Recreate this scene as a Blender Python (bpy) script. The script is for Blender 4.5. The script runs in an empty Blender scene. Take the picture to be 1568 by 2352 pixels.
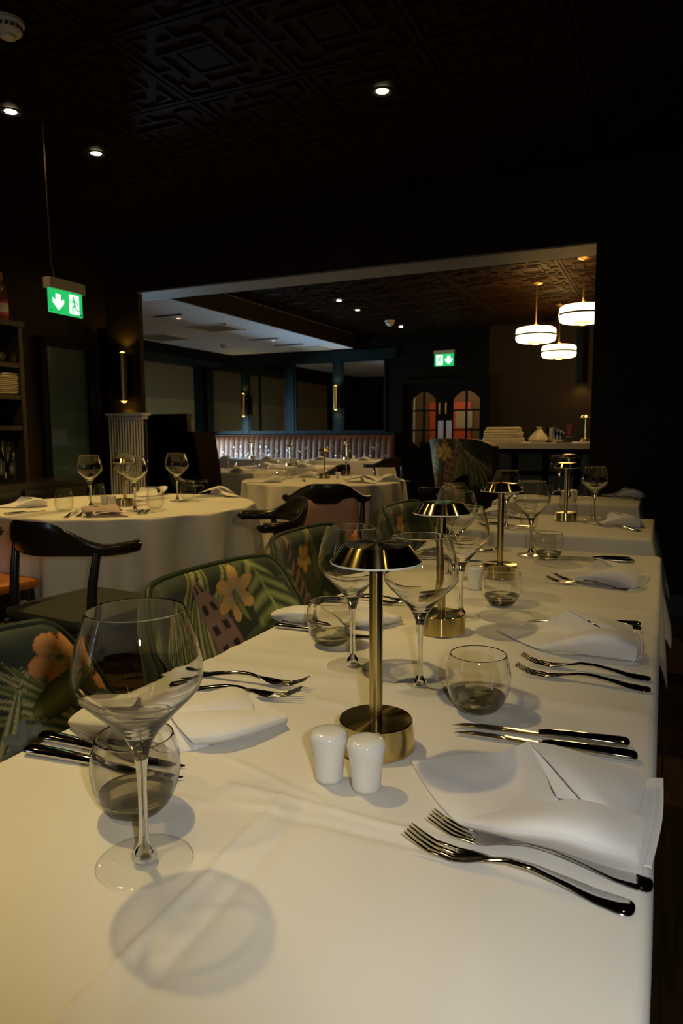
import bpy, bmesh, math, random
import numpy as np
from mathutils import Vector, Matrix
rnd = random.Random(7)
PI = math.pi
SC = bpy.context.scene
COL = SC.collection

# ------------------------------------------------------------------ camera
FPX, PITCH, YAW, ROLL, ZC = 1620.0, math.radians(6.4), math.radians(24.5), math.radians(-0.25), 1.15
CAM = Vector((0, 0, ZC))
fw = Vector((-math.sin(YAW) * math.cos(PITCH), math.cos(YAW) * math.cos(PITCH), -math.sin(PITCH)))
r0 = fw.cross(Vector((0, 0, 1))).normalized()
u0 = r0.cross(fw)
RT = r0 * math.cos(ROLL) + u0 * math.sin(ROLL)
UP = -r0 * math.sin(ROLL) + u0 * math.cos(ROLL)
cd = bpy.data.cameras.new('camera')
cam = bpy.data.objects.new('camera', cd)
COL.objects.link(cam)
M = Matrix((RT, UP, -fw)).transposed().to_4x4()
M.translation = CAM
cam.matrix_world = M
cd.sensor_fit = 'VERTICAL'
cd.sensor_height = 36
cd.lens = 36 * FPX / 2352
cd.clip_start = 0.02
cd.dof.use_dof = True
cd.dof.focus_distance = 1.05
cd.dof.aperture_fstop = 11.0
SC.camera = cam

# ------------------------------------------------------------------ world, exposure, the camera's flash
W = bpy.data.worlds.new('world'); SC.world = W; W.use_nodes = True
W.node_tree.nodes['Background'].inputs[0].default_value = (0.55, 0.7, 1.0, 1)
W.node_tree.nodes['Background'].inputs[1].default_value = 0.004
SC.view_settings.view_transform = 'Standard'
SC.view_settings.look = 'None'
SC.view_settings.exposure = 0.0
SC.view_settings.gamma = 1.0
SC.view_settings.use_curve_mapping = False
SC.cycles.max_bounces = 12
SC.cycles.transmission_bounces = 12
SC.cycles.transparent_max_bounces = 24
SC.cycles.glossy_bounces = 5
SC.cycles.diffuse_bounces = 3
SC.cycles.sample_clamp_indirect = 3.0
SC.cycles.use_denoising = True

def lamp(name, kind, loc, power, color, size=0.03, caustic=False, spot=None, aim=None):
    l = bpy.data.lights.new(name, kind); l.energy = power; l.color = color
    if kind == 'AREA':
        l.size = size
    else:
        l.shadow_soft_size = size
    if spot:
        l.spot_size = math.radians(spot); l.spot_blend = 0.6
    o = bpy.data.objects.new(name, l); o.location = loc
    if aim is not None:
        o.rotation_euler = (Vector(aim) - Vector(loc)).to_track_quat('-Z', 'Y').to_euler()
    if caustic:
        l.cycles.is_caustics_light = True
    COL.objects.link(o)
    return o

WARM = (1.0, 0.65, 0.19)
WARM2 = (1.0, 0.73, 0.28)
FLASH_POWER = 12.4
DL_POWER = 20.0
flash_loc = CAM + RT * 0.075 + UP * 0.045 - fw * 0.03
lamp('camera_flash', 'SPOT', flash_loc, FLASH_POWER, (1.0, 1.0, 0.97), 0.016, True, 112, flash_loc + fw + RT * .22)
DAY = lamp('window_daylight_or_glint', 'AREA', (-9.3, 8.6, 1.25), 7500, (0.55, 0.78, 1.0), 5.4, aim=(-6.0, 8.6, 1.25))
DAY.data.shape = 'RECTANGLE'; DAY.data.size_y = 2.4

# ------------------------------------------------------------------ pixel of the photograph -> point of the room
def ray(x, y):
    return fw + RT * ((x - 784) / FPX) - UP * ((y - 1176) / FPX)
def at(x, y, z=0.75):
    d = ray(x, y); return CAM + d * ((z - ZC) / d.z)
def aty(x, y, Y):
    d = ray(x, y); return CAM + d * (Y / d.y)
def atx(x, y, X):
    d = ray(x, y); return CAM + d * (X / d.x)

# ------------------------------------------------------------------ materials
def nmat(name):
    m = bpy.data.materials.new(name); m.use_nodes = True
    nt = m.node_tree
    return m, nt, nt.nodes['Principled BSDF']
def N(nt, t, **kw):
    n = nt.nodes.new(t)
    for k, v in kw.items():
        if k in n.inputs:
            n.inputs[k].default_value = v
        else:
            setattr(n, k, v)
    return n
def pmat(name, col, rough=0.5, metal=0.0, spec=0.5, noise=0.12, scale=20.0, bump=0.0, bscale=200.0, coat=0.0, sheen=0.0):
    m, nt, p = nmat(name)
    p.inputs['Roughness'].default_value = rough
    p.inputs['Metallic'].default_value = metal
    p.inputs['Specular IOR Level'].default_value = spec
    p.inputs['Coat Weight'].default_value = coat
    p.inputs['Sheen Weight'].default_value = sheen
    tc = N(nt, 'ShaderNodeTexCoord')
    nz = N(nt, 'ShaderNodeTexNoise', Scale=scale, Detail=4.0)
    nt.links.new(tc.outputs['Object'], nz.inputs['Vector'])
    mr = N(nt, 'ShaderNodeMapRange')
    mr.inputs['To Min'].default_value = 1 - noise; mr.inputs['To Max'].default_value = 1 + noise
    nt.links.new(nz.outputs['Fac'], mr.inputs['Value'])
    mx = N(nt, 'ShaderNodeVectorMath', operation='SCALE')
    mx.inputs[0].default_value = col
    nt.links.new(mr.outputs[0], mx.inputs['Scale'])
    nt.links.new(mx.outputs[0], p.inputs['Base Color'])
    if bump:
        nb = N(nt, 'ShaderNodeTexNoise', Scale=bscale, Detail=3.0)
        nt.links.new(tc.outputs['Object'], nb.inputs['Vector'])
        bp = N(nt, 'ShaderNodeBump', Strength=bump, Distance=0.001)
        nt.links.new(nb.outputs['Fac'], bp.inputs['Height'])
        nt.links.new(bp.outputs[0], p.inputs['Normal'])
    return m
def emat(name, col, strength):
    m, nt, p = nmat(name)
    p.inputs['Base Color'].default_value = (*col, 1)
    p.inputs['Emission Color'].default_value = (*col, 1)
    p.inputs['Emission Strength'].default_value = strength
    return m
def wood(name, c1, c2, rough=0.4, scale=(2, 2, 14)):
    m, nt, p = nmat(name)
    p.inputs['Roughness'].default_value = rough
    tc = N(nt, 'ShaderNodeTexCoord'); mp = N(nt, 'ShaderNodeMapping'); mp.inputs['Scale'].default_value = scale
    nz = N(nt, 'ShaderNodeTexNoise', Scale=4.0, Detail=6.0, Distortion=1.2)
    cr = N(nt, 'ShaderNodeValToRGB')
    cr.color_ramp.elements[0].position = .35; cr.color_ramp.elements[1].position = .65
    cr.color_ramp.elements[0].color = (*c1, 1); cr.color_ramp.elements[1].color = (*c2, 1)
    nt.links.new(tc.outputs['Object'], mp.inputs[0]); nt.links.new(mp.outputs[0], nz.inputs['Vector'])
    nt.links.new(nz.outputs['Fac'], cr.inputs[0]); nt.links.new(cr.outputs[0], p.inputs['Base Color'])
    return m
def glass(name, ior=1.5, tint=(1, 1, 1)):
    m, nt, p = nmat(name); nt.nodes.remove(p)
    g = N(nt, 'ShaderNodeBsdfGlass', IOR=ior, Roughness=0.0); g.inputs['Color'].default_value = (*tint, 1)
    nt.links.new(g.outputs[0], nt.nodes['Material Output'].inputs[0])
    return m
def base_glass(name):
    m = glass(name, 1.5, (.97, .98, .95)); nt = m.node_tree
    g = [n for n in nt.nodes if n.type == 'BSDF_GLASS'][0]
    t = N(nt, 'ShaderNodeBsdfTransparent'); t.inputs[0].default_value = (.93, .94, .88, 1)
    mx = N(nt, 'ShaderNodeMixShader'); mx.inputs[0].default_value = .12
    nt.links.new(g.outputs[0], mx.inputs[1]); nt.links.new(t.outputs[0], mx.inputs[2]); nt.links.new(mx.outputs[0], nt.nodes['Material Output'].inputs[0])
    return m
def thin_glass(name, tint=(.93, .95, .94), edge=(.6, .62, .6)):
    m, nt, p = nmat(name); nt.nodes.remove(p)
    lw = N(nt, 'ShaderNodeLayerWeight', Blend=0.35)
    mixc = N(nt, 'ShaderNodeMix', data_type='RGBA')
    mixc.inputs[6].default_value = (*tint, 1); mixc.inputs[7].default_value = (*edge, 1)
    nt.links.new(lw.outputs['Facing'], mixc.inputs[0])
    tr = N(nt, 'ShaderNodeBsdfTransparent'); nt.links.new(mixc.outputs[2], tr.inputs[0])
    gl = N(nt, 'ShaderNodeBsdfGlossy', Roughness=0.02)
    lw2 = N(nt, 'ShaderNodeLayerWeight', Blend=0.5)
    pw = N(nt, 'ShaderNodeMath', operation='POWER'); pw.inputs[1].default_value = 4.0
    fr = N(nt, 'ShaderNodeMath', operation='MULTIPLY_ADD'); fr.inputs[1].default_value = .85; fr.inputs[2].default_value = .05
    nt.links.new(lw2.outputs['Facing'], pw.inputs[0]); nt.links.new(pw.outputs[0], fr.inputs[0])
    mx = N(nt, 'ShaderNodeMixShader')
    nt.links.new(fr.outputs[0], mx.inputs[0]); nt.links.new(tr.outputs[0], mx.inputs[1]); nt.links.new(gl.outputs[0], mx.inputs[2])
    nt.links.new(mx.outputs[0], nt.nodes['Material Output'].inputs[0])
    return m
def brass(name, radial=True, rough=0.17, col=(.60, .47, .19)):
    m, nt, p = nmat(name)
    p.inputs['Base Color'].default_value = (*col, 1)
    p.inputs['Metallic'].default_value = 1.0
    p.inputs['Anisotropic'].default_value = 0.97
    tg = N(nt, 'ShaderNodeTangent', direction_type='RADIAL', axis='Z')
    nt.links.new(tg.outputs[0], p.inputs['Tangent'])
    p.inputs['Anisotropic Rotation'].default_value = 0.25
    tc = N(nt, 'ShaderNodeTexCoord'); nz = N(nt, 'ShaderNodeTexNoise', Scale=12.0, Detail=2.0)
    nt.links.new(tc.outputs['Object'], nz.inputs['Vector'])
    mr = N(nt, 'ShaderNodeMapRange'); mr.inputs['To Min'].default_value = rough * .95; mr.inputs['To Max'].default_value = rough * 1.05
    nt.links.new(nz.outputs['Fac'], mr.inputs['Value']); nt.links.new(mr.outputs[0], p.inputs['Roughness'])
    return m
def cloth_mat(name, col, weave=900.0):
    m, nt, p = nmat(name)
    p.inputs['Roughness'].default_value = 0.9
    p.inputs['Specular IOR Level'].default_value = 0.15
    p.inputs['Sheen Weight'].default_value = 0.1
    tc = N(nt, 'ShaderNodeTexCoord')
    nz = N(nt, 'ShaderNodeTexNoise', Scale=5.0, Detail=5.0)
    nt.links.new(tc.outputs['Object'], nz.inputs['Vector'])
    mr = N(nt, 'ShaderNodeMapRange'); mr.inputs['To Min'].default_value = .94; mr.inputs['To Max'].default_value = 1.05
    nt.links.new(nz.outputs['Fac'], mr.inputs['Value'])
    mx = N(nt, 'ShaderNodeVectorMath', operation='SCALE'); mx.inputs[0].default_value = col
    nt.links.new(mr.outputs[0], mx.inputs['Scale']); nt.links.new(mx.outputs[0], p.inputs['Base Color'])
    w = N(nt, 'ShaderNodeTexNoise', Scale=weave, Detail=1.0)
    n2 = N(nt, 'ShaderNodeTexNoise', Scale=26.0, Detail=3.0)
    nt.links.new(tc.outputs['Object'], w.inputs['Vector']); nt.links.new(tc.outputs['Object'], n2.inputs['Vector'])
    b1 = N(nt, 'ShaderNodeBump', Strength=.15, Distance=.0006); b2 = N(nt, 'ShaderNodeBump', Strength=.12, Distance=.004)
    nt.links.new(w.outputs['Fac'], b1.inputs['Height']); nt.links.new(n2.outputs['Fac'], b2.inputs['Height'])
    nt.links.new(b1.outputs[0], b2.inputs['Normal']); nt.links.new(b2.outputs[0], p.inputs['Normal'])
    return m
def blind_mat(name, col, tr):
    m = cloth_mat(name, col, 300); nt = m.node_tree
    t = N(nt, 'ShaderNodeBsdfTranslucent'); t.inputs[0].default_value = (*col, 1)
    mx = N(nt, 'ShaderNodeMixShader'); mx.inputs[0].default_value = tr
    nt.links.new(nt.nodes['Principled BSDF'].outputs[0], mx.inputs[1]); nt.links.new(t.outputs[0], mx.inputs[2])
    nt.links.new(mx.outputs[0], nt.nodes['Material Output'].inputs[0])
    return m
def print_mat(name):
    m, nt, p = nmat(name)
    p.inputs['Roughness'].default_value = 0.75
    p.inputs['Sheen Weight'].default_value = 0.15
    a = N(nt, 'ShaderNodeVertexColor', layer_name='print')
    nt.links.new(a.outputs[0], p.inputs['Base Color'])
    tc = N(nt, 'ShaderNodeTexCoord'); w = N(nt, 'ShaderNodeTexNoise', Scale=700.0)
    nt.links.new(tc.outputs['Object'], w.inputs['Vector'])
    b1 = N(nt, 'ShaderNodeBump', Strength=.2, Distance=.0008); nt.links.new(w.outputs['Fac'], b1.inputs['Height'])
    nt.links.new(b1.outputs[0], p.inputs['Normal'])
    return m

MT = dict(
    cloth=cloth_mat('white_tablecloth_cotton', (.80, .77, .71)),
    napkin=cloth_mat('white_napkin_cotton', (.86, .84, .82)),
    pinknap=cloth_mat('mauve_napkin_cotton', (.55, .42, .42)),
    glass=glass('clear_glass', 1.5, (.996, .998, .996)),
    baseglass=base_glass('thick_base_glass'),
    thin=thin_glass('thin_clear_glass', (.975, .98, .975), (.72, .74, .72)),
    foot=thin_glass('foot_glass', (.985, .99, .985), (.9, .92, .9)),
    brass=brass('brushed_brass'),
    brassplain=pmat('aged_brass', (.55, .38, .13), .3, 1.0, noise=.1),
    steel=pmat('polished_steel', (.62, .61, .59), .08, 1.0, noise=.03),
    porcelain=pmat('white_porcelain', (.82, .80, .75), .12, 0, .5, .02, coat=.4),
    dark=pmat('black_hole', (.02, .018, .015), .8),
    diffuser=pmat('white_lamp_diffuser', (.8, .78, .72), .4),
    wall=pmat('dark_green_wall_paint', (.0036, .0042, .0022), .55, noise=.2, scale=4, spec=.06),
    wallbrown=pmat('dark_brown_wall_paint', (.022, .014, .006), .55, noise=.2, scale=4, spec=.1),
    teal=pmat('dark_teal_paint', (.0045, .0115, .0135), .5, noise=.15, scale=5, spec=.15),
    tile=pmat('dark_brown_pressed_tin', (.016, .0076, .0017), .6, noise=.25, scale=9, spec=.03),
    whiteceil=pmat('white_ceiling_paint', (.78, .82, .86), .8, noise=.03),
    blackwood=pmat('black_stained_wood', (.012, .009, .006), .28, noise=.3, scale=18, coat=.3),
    brownwood=wood('dark_brown_wood', (.020, .011, .005), (.045, .024, .010), .4),
    shelfwood=wood('near_black_shelf_wood', (.010, .006, .0025), (.020, .011, .005), .5),
    floor=wood('dark_oak_floor', (.05, .026, .009), (.10, .055, .018), .45, (12, 1.2, 12)),
    print=print_mat('botanical_print_velvet'),
    piping=pmat('dark_green_piping', (.018, .034, .012), .6, noise=.2, scale=60),
    greenvelvet=pmat('dark_green_velvet', (.011, .013, .004), .8, sheen=.03, noise=.2, scale=30),
    orange=pmat('orange_leather', (.58, .19, .03), .5, noise=.2, scale=14),
    pink=cloth_mat('dusky_pink_cushion', (.68, .40, .32)),
    brownleather=pmat('tan_leather', (.105, .036, .014), .5, spec=.2, noise=.25, scale=10, bump=.2, bscale=120),
    darkred=pmat('oxblood_leather', (.010, .0032, .002), .6, spec=.05, noise=.2, scale=12),
    radiator=pmat('cream_radiator_enamel', (.78, .77, .80), .35, noise=.04),
    marble=pmat('pale_marble', (.55, .52, .48), .2, noise=.25, scale=6),
    counter=pmat('slate_blue_panel_paint', (.09, .13, .14), .4, noise=.15, scale=6),
    mirror=pmat('bronze_mirror', (.62, .60, .54), .01, 1.0, noise=.01),
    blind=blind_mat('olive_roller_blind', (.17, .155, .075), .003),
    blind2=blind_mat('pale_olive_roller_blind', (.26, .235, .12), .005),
    pane=thin_glass('window_pane_glass', (.9, .93, .93), (.6, .65, .65)),
    darkpane=pmat('dark_smoked_glass', (.055, .095, .105), .05, 0, .6, .1, 3),
    plastic=pmat('white_plastic', (.70, .68, .60), .4, noise=.03),
    greyplastic=pmat('grey_plastic', (.40, .38, .30), .5, noise=.03),
    plate=pmat('stoneware_plate', (.45, .38, .26), .35, noise=.1),
    signgreen=emat('lit_green_sign', (.008, .40, .10), 1.3),
    signwhite=emat('lit_white_pictogram', (.75, 1.0, .80), 1.5),
    bulb=emat('lit_downlight_bulb', (1.0, .84, .52), 28.0),
    bulbsmall=emat('lit_downlight_bulb_warm', (1.0, .72, .36), 2.2),
    opal=emat('lit_opal_glass', (1.0, .80, .44), 5.0),
    opalend=emat('lit_opal_lens', (1.0, .75, .40), 1.6),
    sconceglow=emat('lit_sconce_opening', (1.0, .66, .12), 3.5),
    orangeart=pmat('orange_red_wall_panel', (.62, .10, .02), .6),
    lobbypaint=pmat('brown_lobby_paint', (.16, .09, .03), .7),
    cream=pmat('cream_wall_paint', (.45, .40, .30), .8),
    amber=pmat('amber_bottle_glass', (.16, .05, .015), .1),
    redlabel=pmat('red_paper_label', (.35, .03, .02), .6),
    whitelabel=pmat('pale_paper_label', (.5, .42, .38), .6),
    orangefoil=pmat('orange_foil', (.50, .16, .03), .35, .6),
    greyplate=pmat('brushed_push_plate', (.50, .46, .46), .4, .2),
    reed=pmat('red_reeds', (.35, .05, .02), .6),
    plasticfilm=pmat('folded_linen_in_clear_bag', (.62, .55, .45), .3, noise=.3, scale=40, bump=.6, bscale=60),
)

# ------------------------------------------------------------------ mesh helpers
class MB:
    def __init__(s):
        s.v = []; s.f = []
    def box(s, c, d, M=None):
        b = len(s.v)
        for i in (-1, 1):
            for j in (-1, 1):
                for k in (-1, 1):
                    p = Vector((i * d[0] / 2, j * d[1] / 2, k * d[2] / 2))
                    if M: p = M @ p
                    s.v.append((p.x + c[0], p.y + c[1], p.z + c[2]))
        for q in ((0, 1, 3, 2), (4, 6, 7, 5), (0, 4, 5, 1), (2, 3, 7, 6), (0, 2, 6, 4), (1, 5, 7, 3)):
            s.f.append(tuple(b + i for i in q))
        return s
    def bbox(s, a, c):
        return s.box([(a[i] + c[i]) / 2 for i in range(3)], [abs(c[i] - a[i]) for i in range(3)])
    def lathe(s, prof, n=32, c=(0, 0, 0), cap=True, M=None):
        b = len(s.v); rings = []
        for r, z in prof:
            if r < 1e-6:
                p = Vector((0, 0, z)); p = M @ p if M else p
                rings.append([len(s.v)]); s.v.append((p.x + c[0], p.y + c[1], p.z + c[2]))
            else:
                ring = []
                for i in range(n):
                    a = 2 * PI * i / n; p = Vector((r * math.cos(a), r * math.sin(a), z)); p = M @ p if M else p
                    ring.append(len(s.v)); s.v.append((p.x + c[0], p.y + c[1], p.z + c[2]))
                rings.append(ring)
        for A, B in zip(rings, rings[1:]):
            if len(A) == 1 and len(B) == 1: continue
            for i in range(n):
                j = (i + 1) % n
                if len(A) == 1: s.f.append((A[0], B[j], B[i]))
                elif len(B) == 1: s.f.append((A[i], A[j], B[0]))
                else: s.f.append((A[i], A[j], B[j], B[i]))
        if cap:
            if len(rings[0]) > 1: s.f.append(tuple(reversed(rings[0])))
            if len(rings[-1]) > 1: s.f.append(tuple(rings[-1]))
        return s
    def sweep(s, pts, secs, closed=True):
        # pts: centre points; secs: list of loops of Vectors given absolute; all loops same length
        b = len(s.v); n = len(secs[0])
        for L in secs:
            for p in L: s.v.append(tuple(p))
        for j in range(len(secs) - 1):
            for i in range(n):
                k = (i + 1) % n
                s.f.append((b + j * n + i, b + j * n + k, b + (j + 1) * n + k, b + (j + 1) * n + i))
        s.f.append(tuple(b + i for i in reversed(range(n))))
        s.f.append(tuple(b + (len(secs) - 1) * n + i for i in range(n)))
        return s
    def tube(s, pts, rad, n=10):
        pts = [Vector(p) for p in pts]
        if not hasattr(rad, '__len__'): rad = [rad] * len(pts)
        secs = []; ref = None
        for i, p in enumerate(pts):
            d = (pts[min(i + 1, len(pts) - 1)] - pts[max(i - 1, 0)]).normalized()
            if ref is None:
                ref = d.orthogonal().normalized()
            ref = (ref - d * ref.dot(d)).normalized(); q = d.cross(ref)
            secs.append([p + (ref * math.cos(2 * PI * k / n) + q * math.sin(2 * PI * k / n)) * rad[i] for k in range(n)])
        return s.sweep(pts, secs)
    def grid(s, G):
        b = len(s.v); m, n = len(G), len(G[0])
        for R in G:
            for p in R: s.v.append(tuple(p))
        for i in range(m - 1):
            for j in range(n - 1):
                s.f.append((b + i * n + j, b + i * n + j + 1, b + (i + 1) * n + j + 1, b + (i + 1) * n + j))
        return s
    def sheet(s, G, t):
        # a grid with thickness t below it
        m, n = len(G), len(G[0]); b = len(s.v)
        G = [[Vector(p) for p in R] for R in G]
        for R in G:
            for p in R: s.v.append(tuple(p))
        for R in G:
            for p in R: s.v.append((p.x, p.y, p.z - t))
        k = m * n
        for i in range(m - 1):
            for j in range(n - 1):
                a = b + i * n + j
                s.f.append((a, a + 1, a + n + 1, a + n)); s.f.append((a + k, a + n + k, a + n + 1 + k, a + 1 + k))
        ed = [b + j for j in range(n)] + [b + i * n + n - 1 for i in range(1, m)] + [b + (m - 1) * n + j for j in range(n - 2, -1, -1)] + [b + i * n for i in range(m - 2, 0, -1)]
        for i in range(len(ed)):
            q, w = ed[i], ed[(i + 1) % len(ed)]
            s.f.append((q, q + k, w + k, w))
        return s
    def prism(s, poly, z0, z1, M=None):
        b = len(s.v); n = len(poly)
        for z in (z0, z1):
            for x, y in poly:
                p = Vector((x, y, z)); p = M @ p if M else p
                s.v.append(tuple(p))
        s.f.append(tuple(b + i for i in reversed(range(n)))); s.f.append(tuple(b + n + i for i in range(n)))
        for i in range(n):
            j = (i + 1) % n; s.f.append((b + i, b + j, b + n + j, b + n + i))
        return s
    def mesh(s, name, mat, smooth=True, sharp=35, fix=True):
        me = bpy.data.meshes.new(name); me.from_pydata(s.v, [], s.f)
        if mat: me.materials.append(mat)
        if fix:
            b = bmesh.new(); b.from_mesh(me); bmesh.ops.recalc_face_normals(b, faces=b.faces); b.to_mesh(me); b.free()
        if smooth:
            me.polygons.foreach_set('use_smooth', [True] * len(me.polygons))
            if sharp: me.set_sharp_from_angle(angle=math.radians(sharp))
        return me
    def obj(s, name, mat, parent=None, smooth=True, sharp=35, fix=True):
        return place(name, s.mesh(name, MT[mat] if isinstance(mat, str) else mat, smooth, sharp, fix), parent)
def place(name, me, parent=None, loc=(0, 0, 0)):
    o = bpy.data.objects.new(name, me); COL.objects.link(o); o.location = loc
    if parent: o.parent = parent
    return o
def tag(o, label, cat, group=None, kind=None):
    o['label'] = label; o['category'] = cat
    if group: o['group'] = group
    if kind: o['kind'] = kind
    return o
def thing(name, label, cat, loc=(0, 0, 0), rz=0, group=None):
    o = bpy.data.objects.new(name, None); COL.objects.link(o)
    o.location = loc; o.rotation_euler = (0, 0, rz); o.empty_display_size = .05
    return tag(o, label, cat, group)
def struct(o):
    o['kind'] = 'structure'; return o
def kids(o):
    return [c for c in ALLKIDS.get(o.name, [])] or list(o.children)
ALLKIDS = {}
def dup(root, loc, rz=None, label=None, group=None, s=None):
    r = root.copy(); COL.objects.link(r); r.location = loc
    if rz is not None: r.rotation_euler = (0, 0, rz)
    if s: r.scale = (s, s, s)
    if label: r['label'] = label
    if group: r['group'] = group
    for ch in list(root.children):
        c = ch.copy(); COL.objects.link(c); c.parent = r
        for g in ch.children:
            d = g.copy(); COL.objects.link(d); d.parent = c
    return r
class Proto:
    """first use moves the built thing, later uses copy it"""
    def __init__(s, root): s.root = root; s.used = False
    def put(s, loc, rz=0, label=None, group=None, sc=None):
        if not s.used:
            s.used = True; r = s.root; r.location = loc; r.rotation_euler = (0, 0, rz)
            if sc: r.scale = (sc, sc, sc)
            if label: r['label'] = label
            if group: r['group'] = group
            return r
        r = dup(s.root, loc, rz, label, group, sc or 1)
        return r
def rrect(hx, hy, r, n=5):
    out = []
    for cx, cy, a0 in ((hx - r, hy - r, 0), (-hx + r, hy - r, 90), (-hx + r, -hy + r, 180), (hx - r, -hy + r, 270)):
        for i in range(n + 1):
            a = math.radians(a0 + 90 * i / n); out.append((cx + r * math.cos(a), cy + r * math.sin(a)))
    return out
def cush(mb, c, hx, hy, z0, z1, r=.05, e=.03):
    # a soft upholstered block: rounded plan and rounded edges
    secs = []
    for t, z in ((e * .9, z0), (e * .25, z0 + e * .35), (0, z0 + e), (0, z1 - e), (e * .25, z1 - e * .35), (e * .9, z1 - .003), (e * 2.2, z1)):
        secs.append([Vector((c[0] + x, c[1] + y, z)) for x, y in rrect(hx - t, hy - t, max(r - t * .5, .005))])
    mb.sweep(None, secs); return mb
def smoothstep(a, b, x):
    t = max(0, min(1, (x - a) / (b - a))); return t * t * (3 - 2 * t)
def catmull(P, t):
    n = len(P) - 1; x = max(0, min(.999999, t)) * n; i = int(x); f = x - i
    p0, p1, p2, p3 = P[max(i - 1, 0)], P[i], P[i + 1], P[min(i + 2, n)]
    return .5 * ((2 * p1) + (p2 - p0) * f + (2 * p0 - 5 * p1 + 4 * p2 - p3) * f * f + (3 * p1 - p0 - 3 * p2 + p3) * f ** 3)
def patch(rows, nu=14, nv=14):
    rows = [[Vector(p) for p in R] for R in rows]
    G = []
    for j in range(nv + 1):
        col = []
        for i in range(nu + 1):
            P = [catmull(R, i / nu) for R in rows]
            col.append(catmull(P, j / nv))
        G.append(col)
    return G

# ------------------------------------------------------------------ the setting
H = 2.80
YW, YW2 = 4.80, 5.10
XL, XR = -4.40, 1.9
YB = 11.20
XBL, XBR = -7.95, -0.28
XJ0 = aty(321, 800, YW).x
XJ1 = aty(1365, 700, YW).x
ZS = 2.325
fl = struct(MB().bbox((-8.6, -1.7, -.06), (2.2, 13.2, -.012)).obj('floor', 'floor', smooth=False))
pl = MB().bbox((-.0685, -7.4, -.012), (.0685, 7.4, 0)).mesh('floor_plank', MT['floor'], False)
x = -8.5; i = 0
while x < 2.15:
    place('floor_plank', pl, fl, (x + .07, 5.7 - 0.001 * (i % 3), 0.0006 * (i % 2))); x += .14; i += 1
ce = struct(MB().bbox((-8.6, -1.7, H + .012), (2.2, 13.2, H + .1)).obj('ceiling', 'tile', smooth=False))
def tile_mesh():
    m = MB(); m.box((0, 0, .006), (.596, .596, .012))
    d = .010
    def bar(x0, y0, x1, y1):
        m.bbox((x0, y0, -d), (x1, y1, .001))
    def rot4(x0, y0, x1, y1):
        for k in range(4):
            pts = []
            for (a, b) in ((x0, y0), (x1, y1)):
                for _ in range(k): a, b = -b, a
                pts.append((a, b))
            bar(min(pts[0][0], pts[1][0]), min(pts[0][1], pts[1][1]), max(pts[0][0], pts[1][0]), max(pts[0][1], pts[1][1]))
    rot4(-.296, .272, .270, .294)
    rot4(-.112, .092, .090, .114)
    m.bbox((-.078, -.078, -.006), (.078, .078, .001))
    rot4(.114, .092, .190, .112)
    rot4(.172, -.115, .192, .090)
    rot4(.192, -.03, .272, -.012)
    rot4(.212, .14, .232, .25)
    rot4(.14, .23, .212, .25)
    return m.mesh('ceiling_tile', MT['tile'], False)
tm = tile_mesh()
TX0, TY0 = -1.31, 0.97       # a tile centre
cnt = 0
for ix in range(-12, 7):
    for iy in range(-4, 18):
        X, Y = TX0 + .6 * ix, TY0 + .6 * iy
        if Y < YW and not (XL - .1 < X < XR): continue
        if Y < .3: continue
        if Y < 1.4 and X > .5: continue
        if Y > YW and (X < -4.75 or X > XBR + .3): continue
        if Y > YB + .2: continue
        place('ceiling_tile', tm, ce, (X, Y, H)); cnt += 1
# walls
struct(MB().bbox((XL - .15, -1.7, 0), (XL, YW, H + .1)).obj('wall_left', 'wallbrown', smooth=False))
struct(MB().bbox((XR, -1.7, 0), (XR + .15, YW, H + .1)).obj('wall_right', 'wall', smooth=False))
struct(MB().bbox((XL - .15, -1.85, 0), (XR + .15, -1.7, H + .1)).obj('wall_near', 'wall', smooth=False))
mb = MB()
mb.bbox((XL - .15, YW, 0), (XJ0, YW + .05, H)); mb.bbox((XL - .15, YW + .05, ZS), (XJ0, YW2, H)); mb.bbox((XJ1, YW, 0), (XR + .15, YW2, H)); mb.bbox((XJ0, YW, ZS), (XJ1, YW2, H))
struct(mb.obj('wall_middle', 'wallbrown', smooth=False))
struct(MB().bbox((XL - .3, YW + .051, ZS - .012), (XJ1, YW2 + .004, ZS)).bbox((XJ0, YW - .004, ZS - .012), (XJ1, YW + .051, ZS)).obj('trim_1', pmat('grey_soffit_paint', (.20, .19, .175), .6), smooth=False))
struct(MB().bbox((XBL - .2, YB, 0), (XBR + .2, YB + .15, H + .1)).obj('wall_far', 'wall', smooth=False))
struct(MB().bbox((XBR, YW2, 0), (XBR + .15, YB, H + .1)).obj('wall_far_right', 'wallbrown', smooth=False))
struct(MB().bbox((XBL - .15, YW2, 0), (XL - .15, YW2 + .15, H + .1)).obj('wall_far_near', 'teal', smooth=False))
struct(MB().bbox((XL - .02, YW - .012, 0), (XJ0 - .42, YW - .001, .14)).obj('baseboard_middle', 'blackwood', smooth=False))
struct(MB().bbox((XJ1 + .02, YW - .014, 0), (XR, YW - .001, .14)).obj('baseboard_right', 'blackwood', smooth=False))
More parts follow.
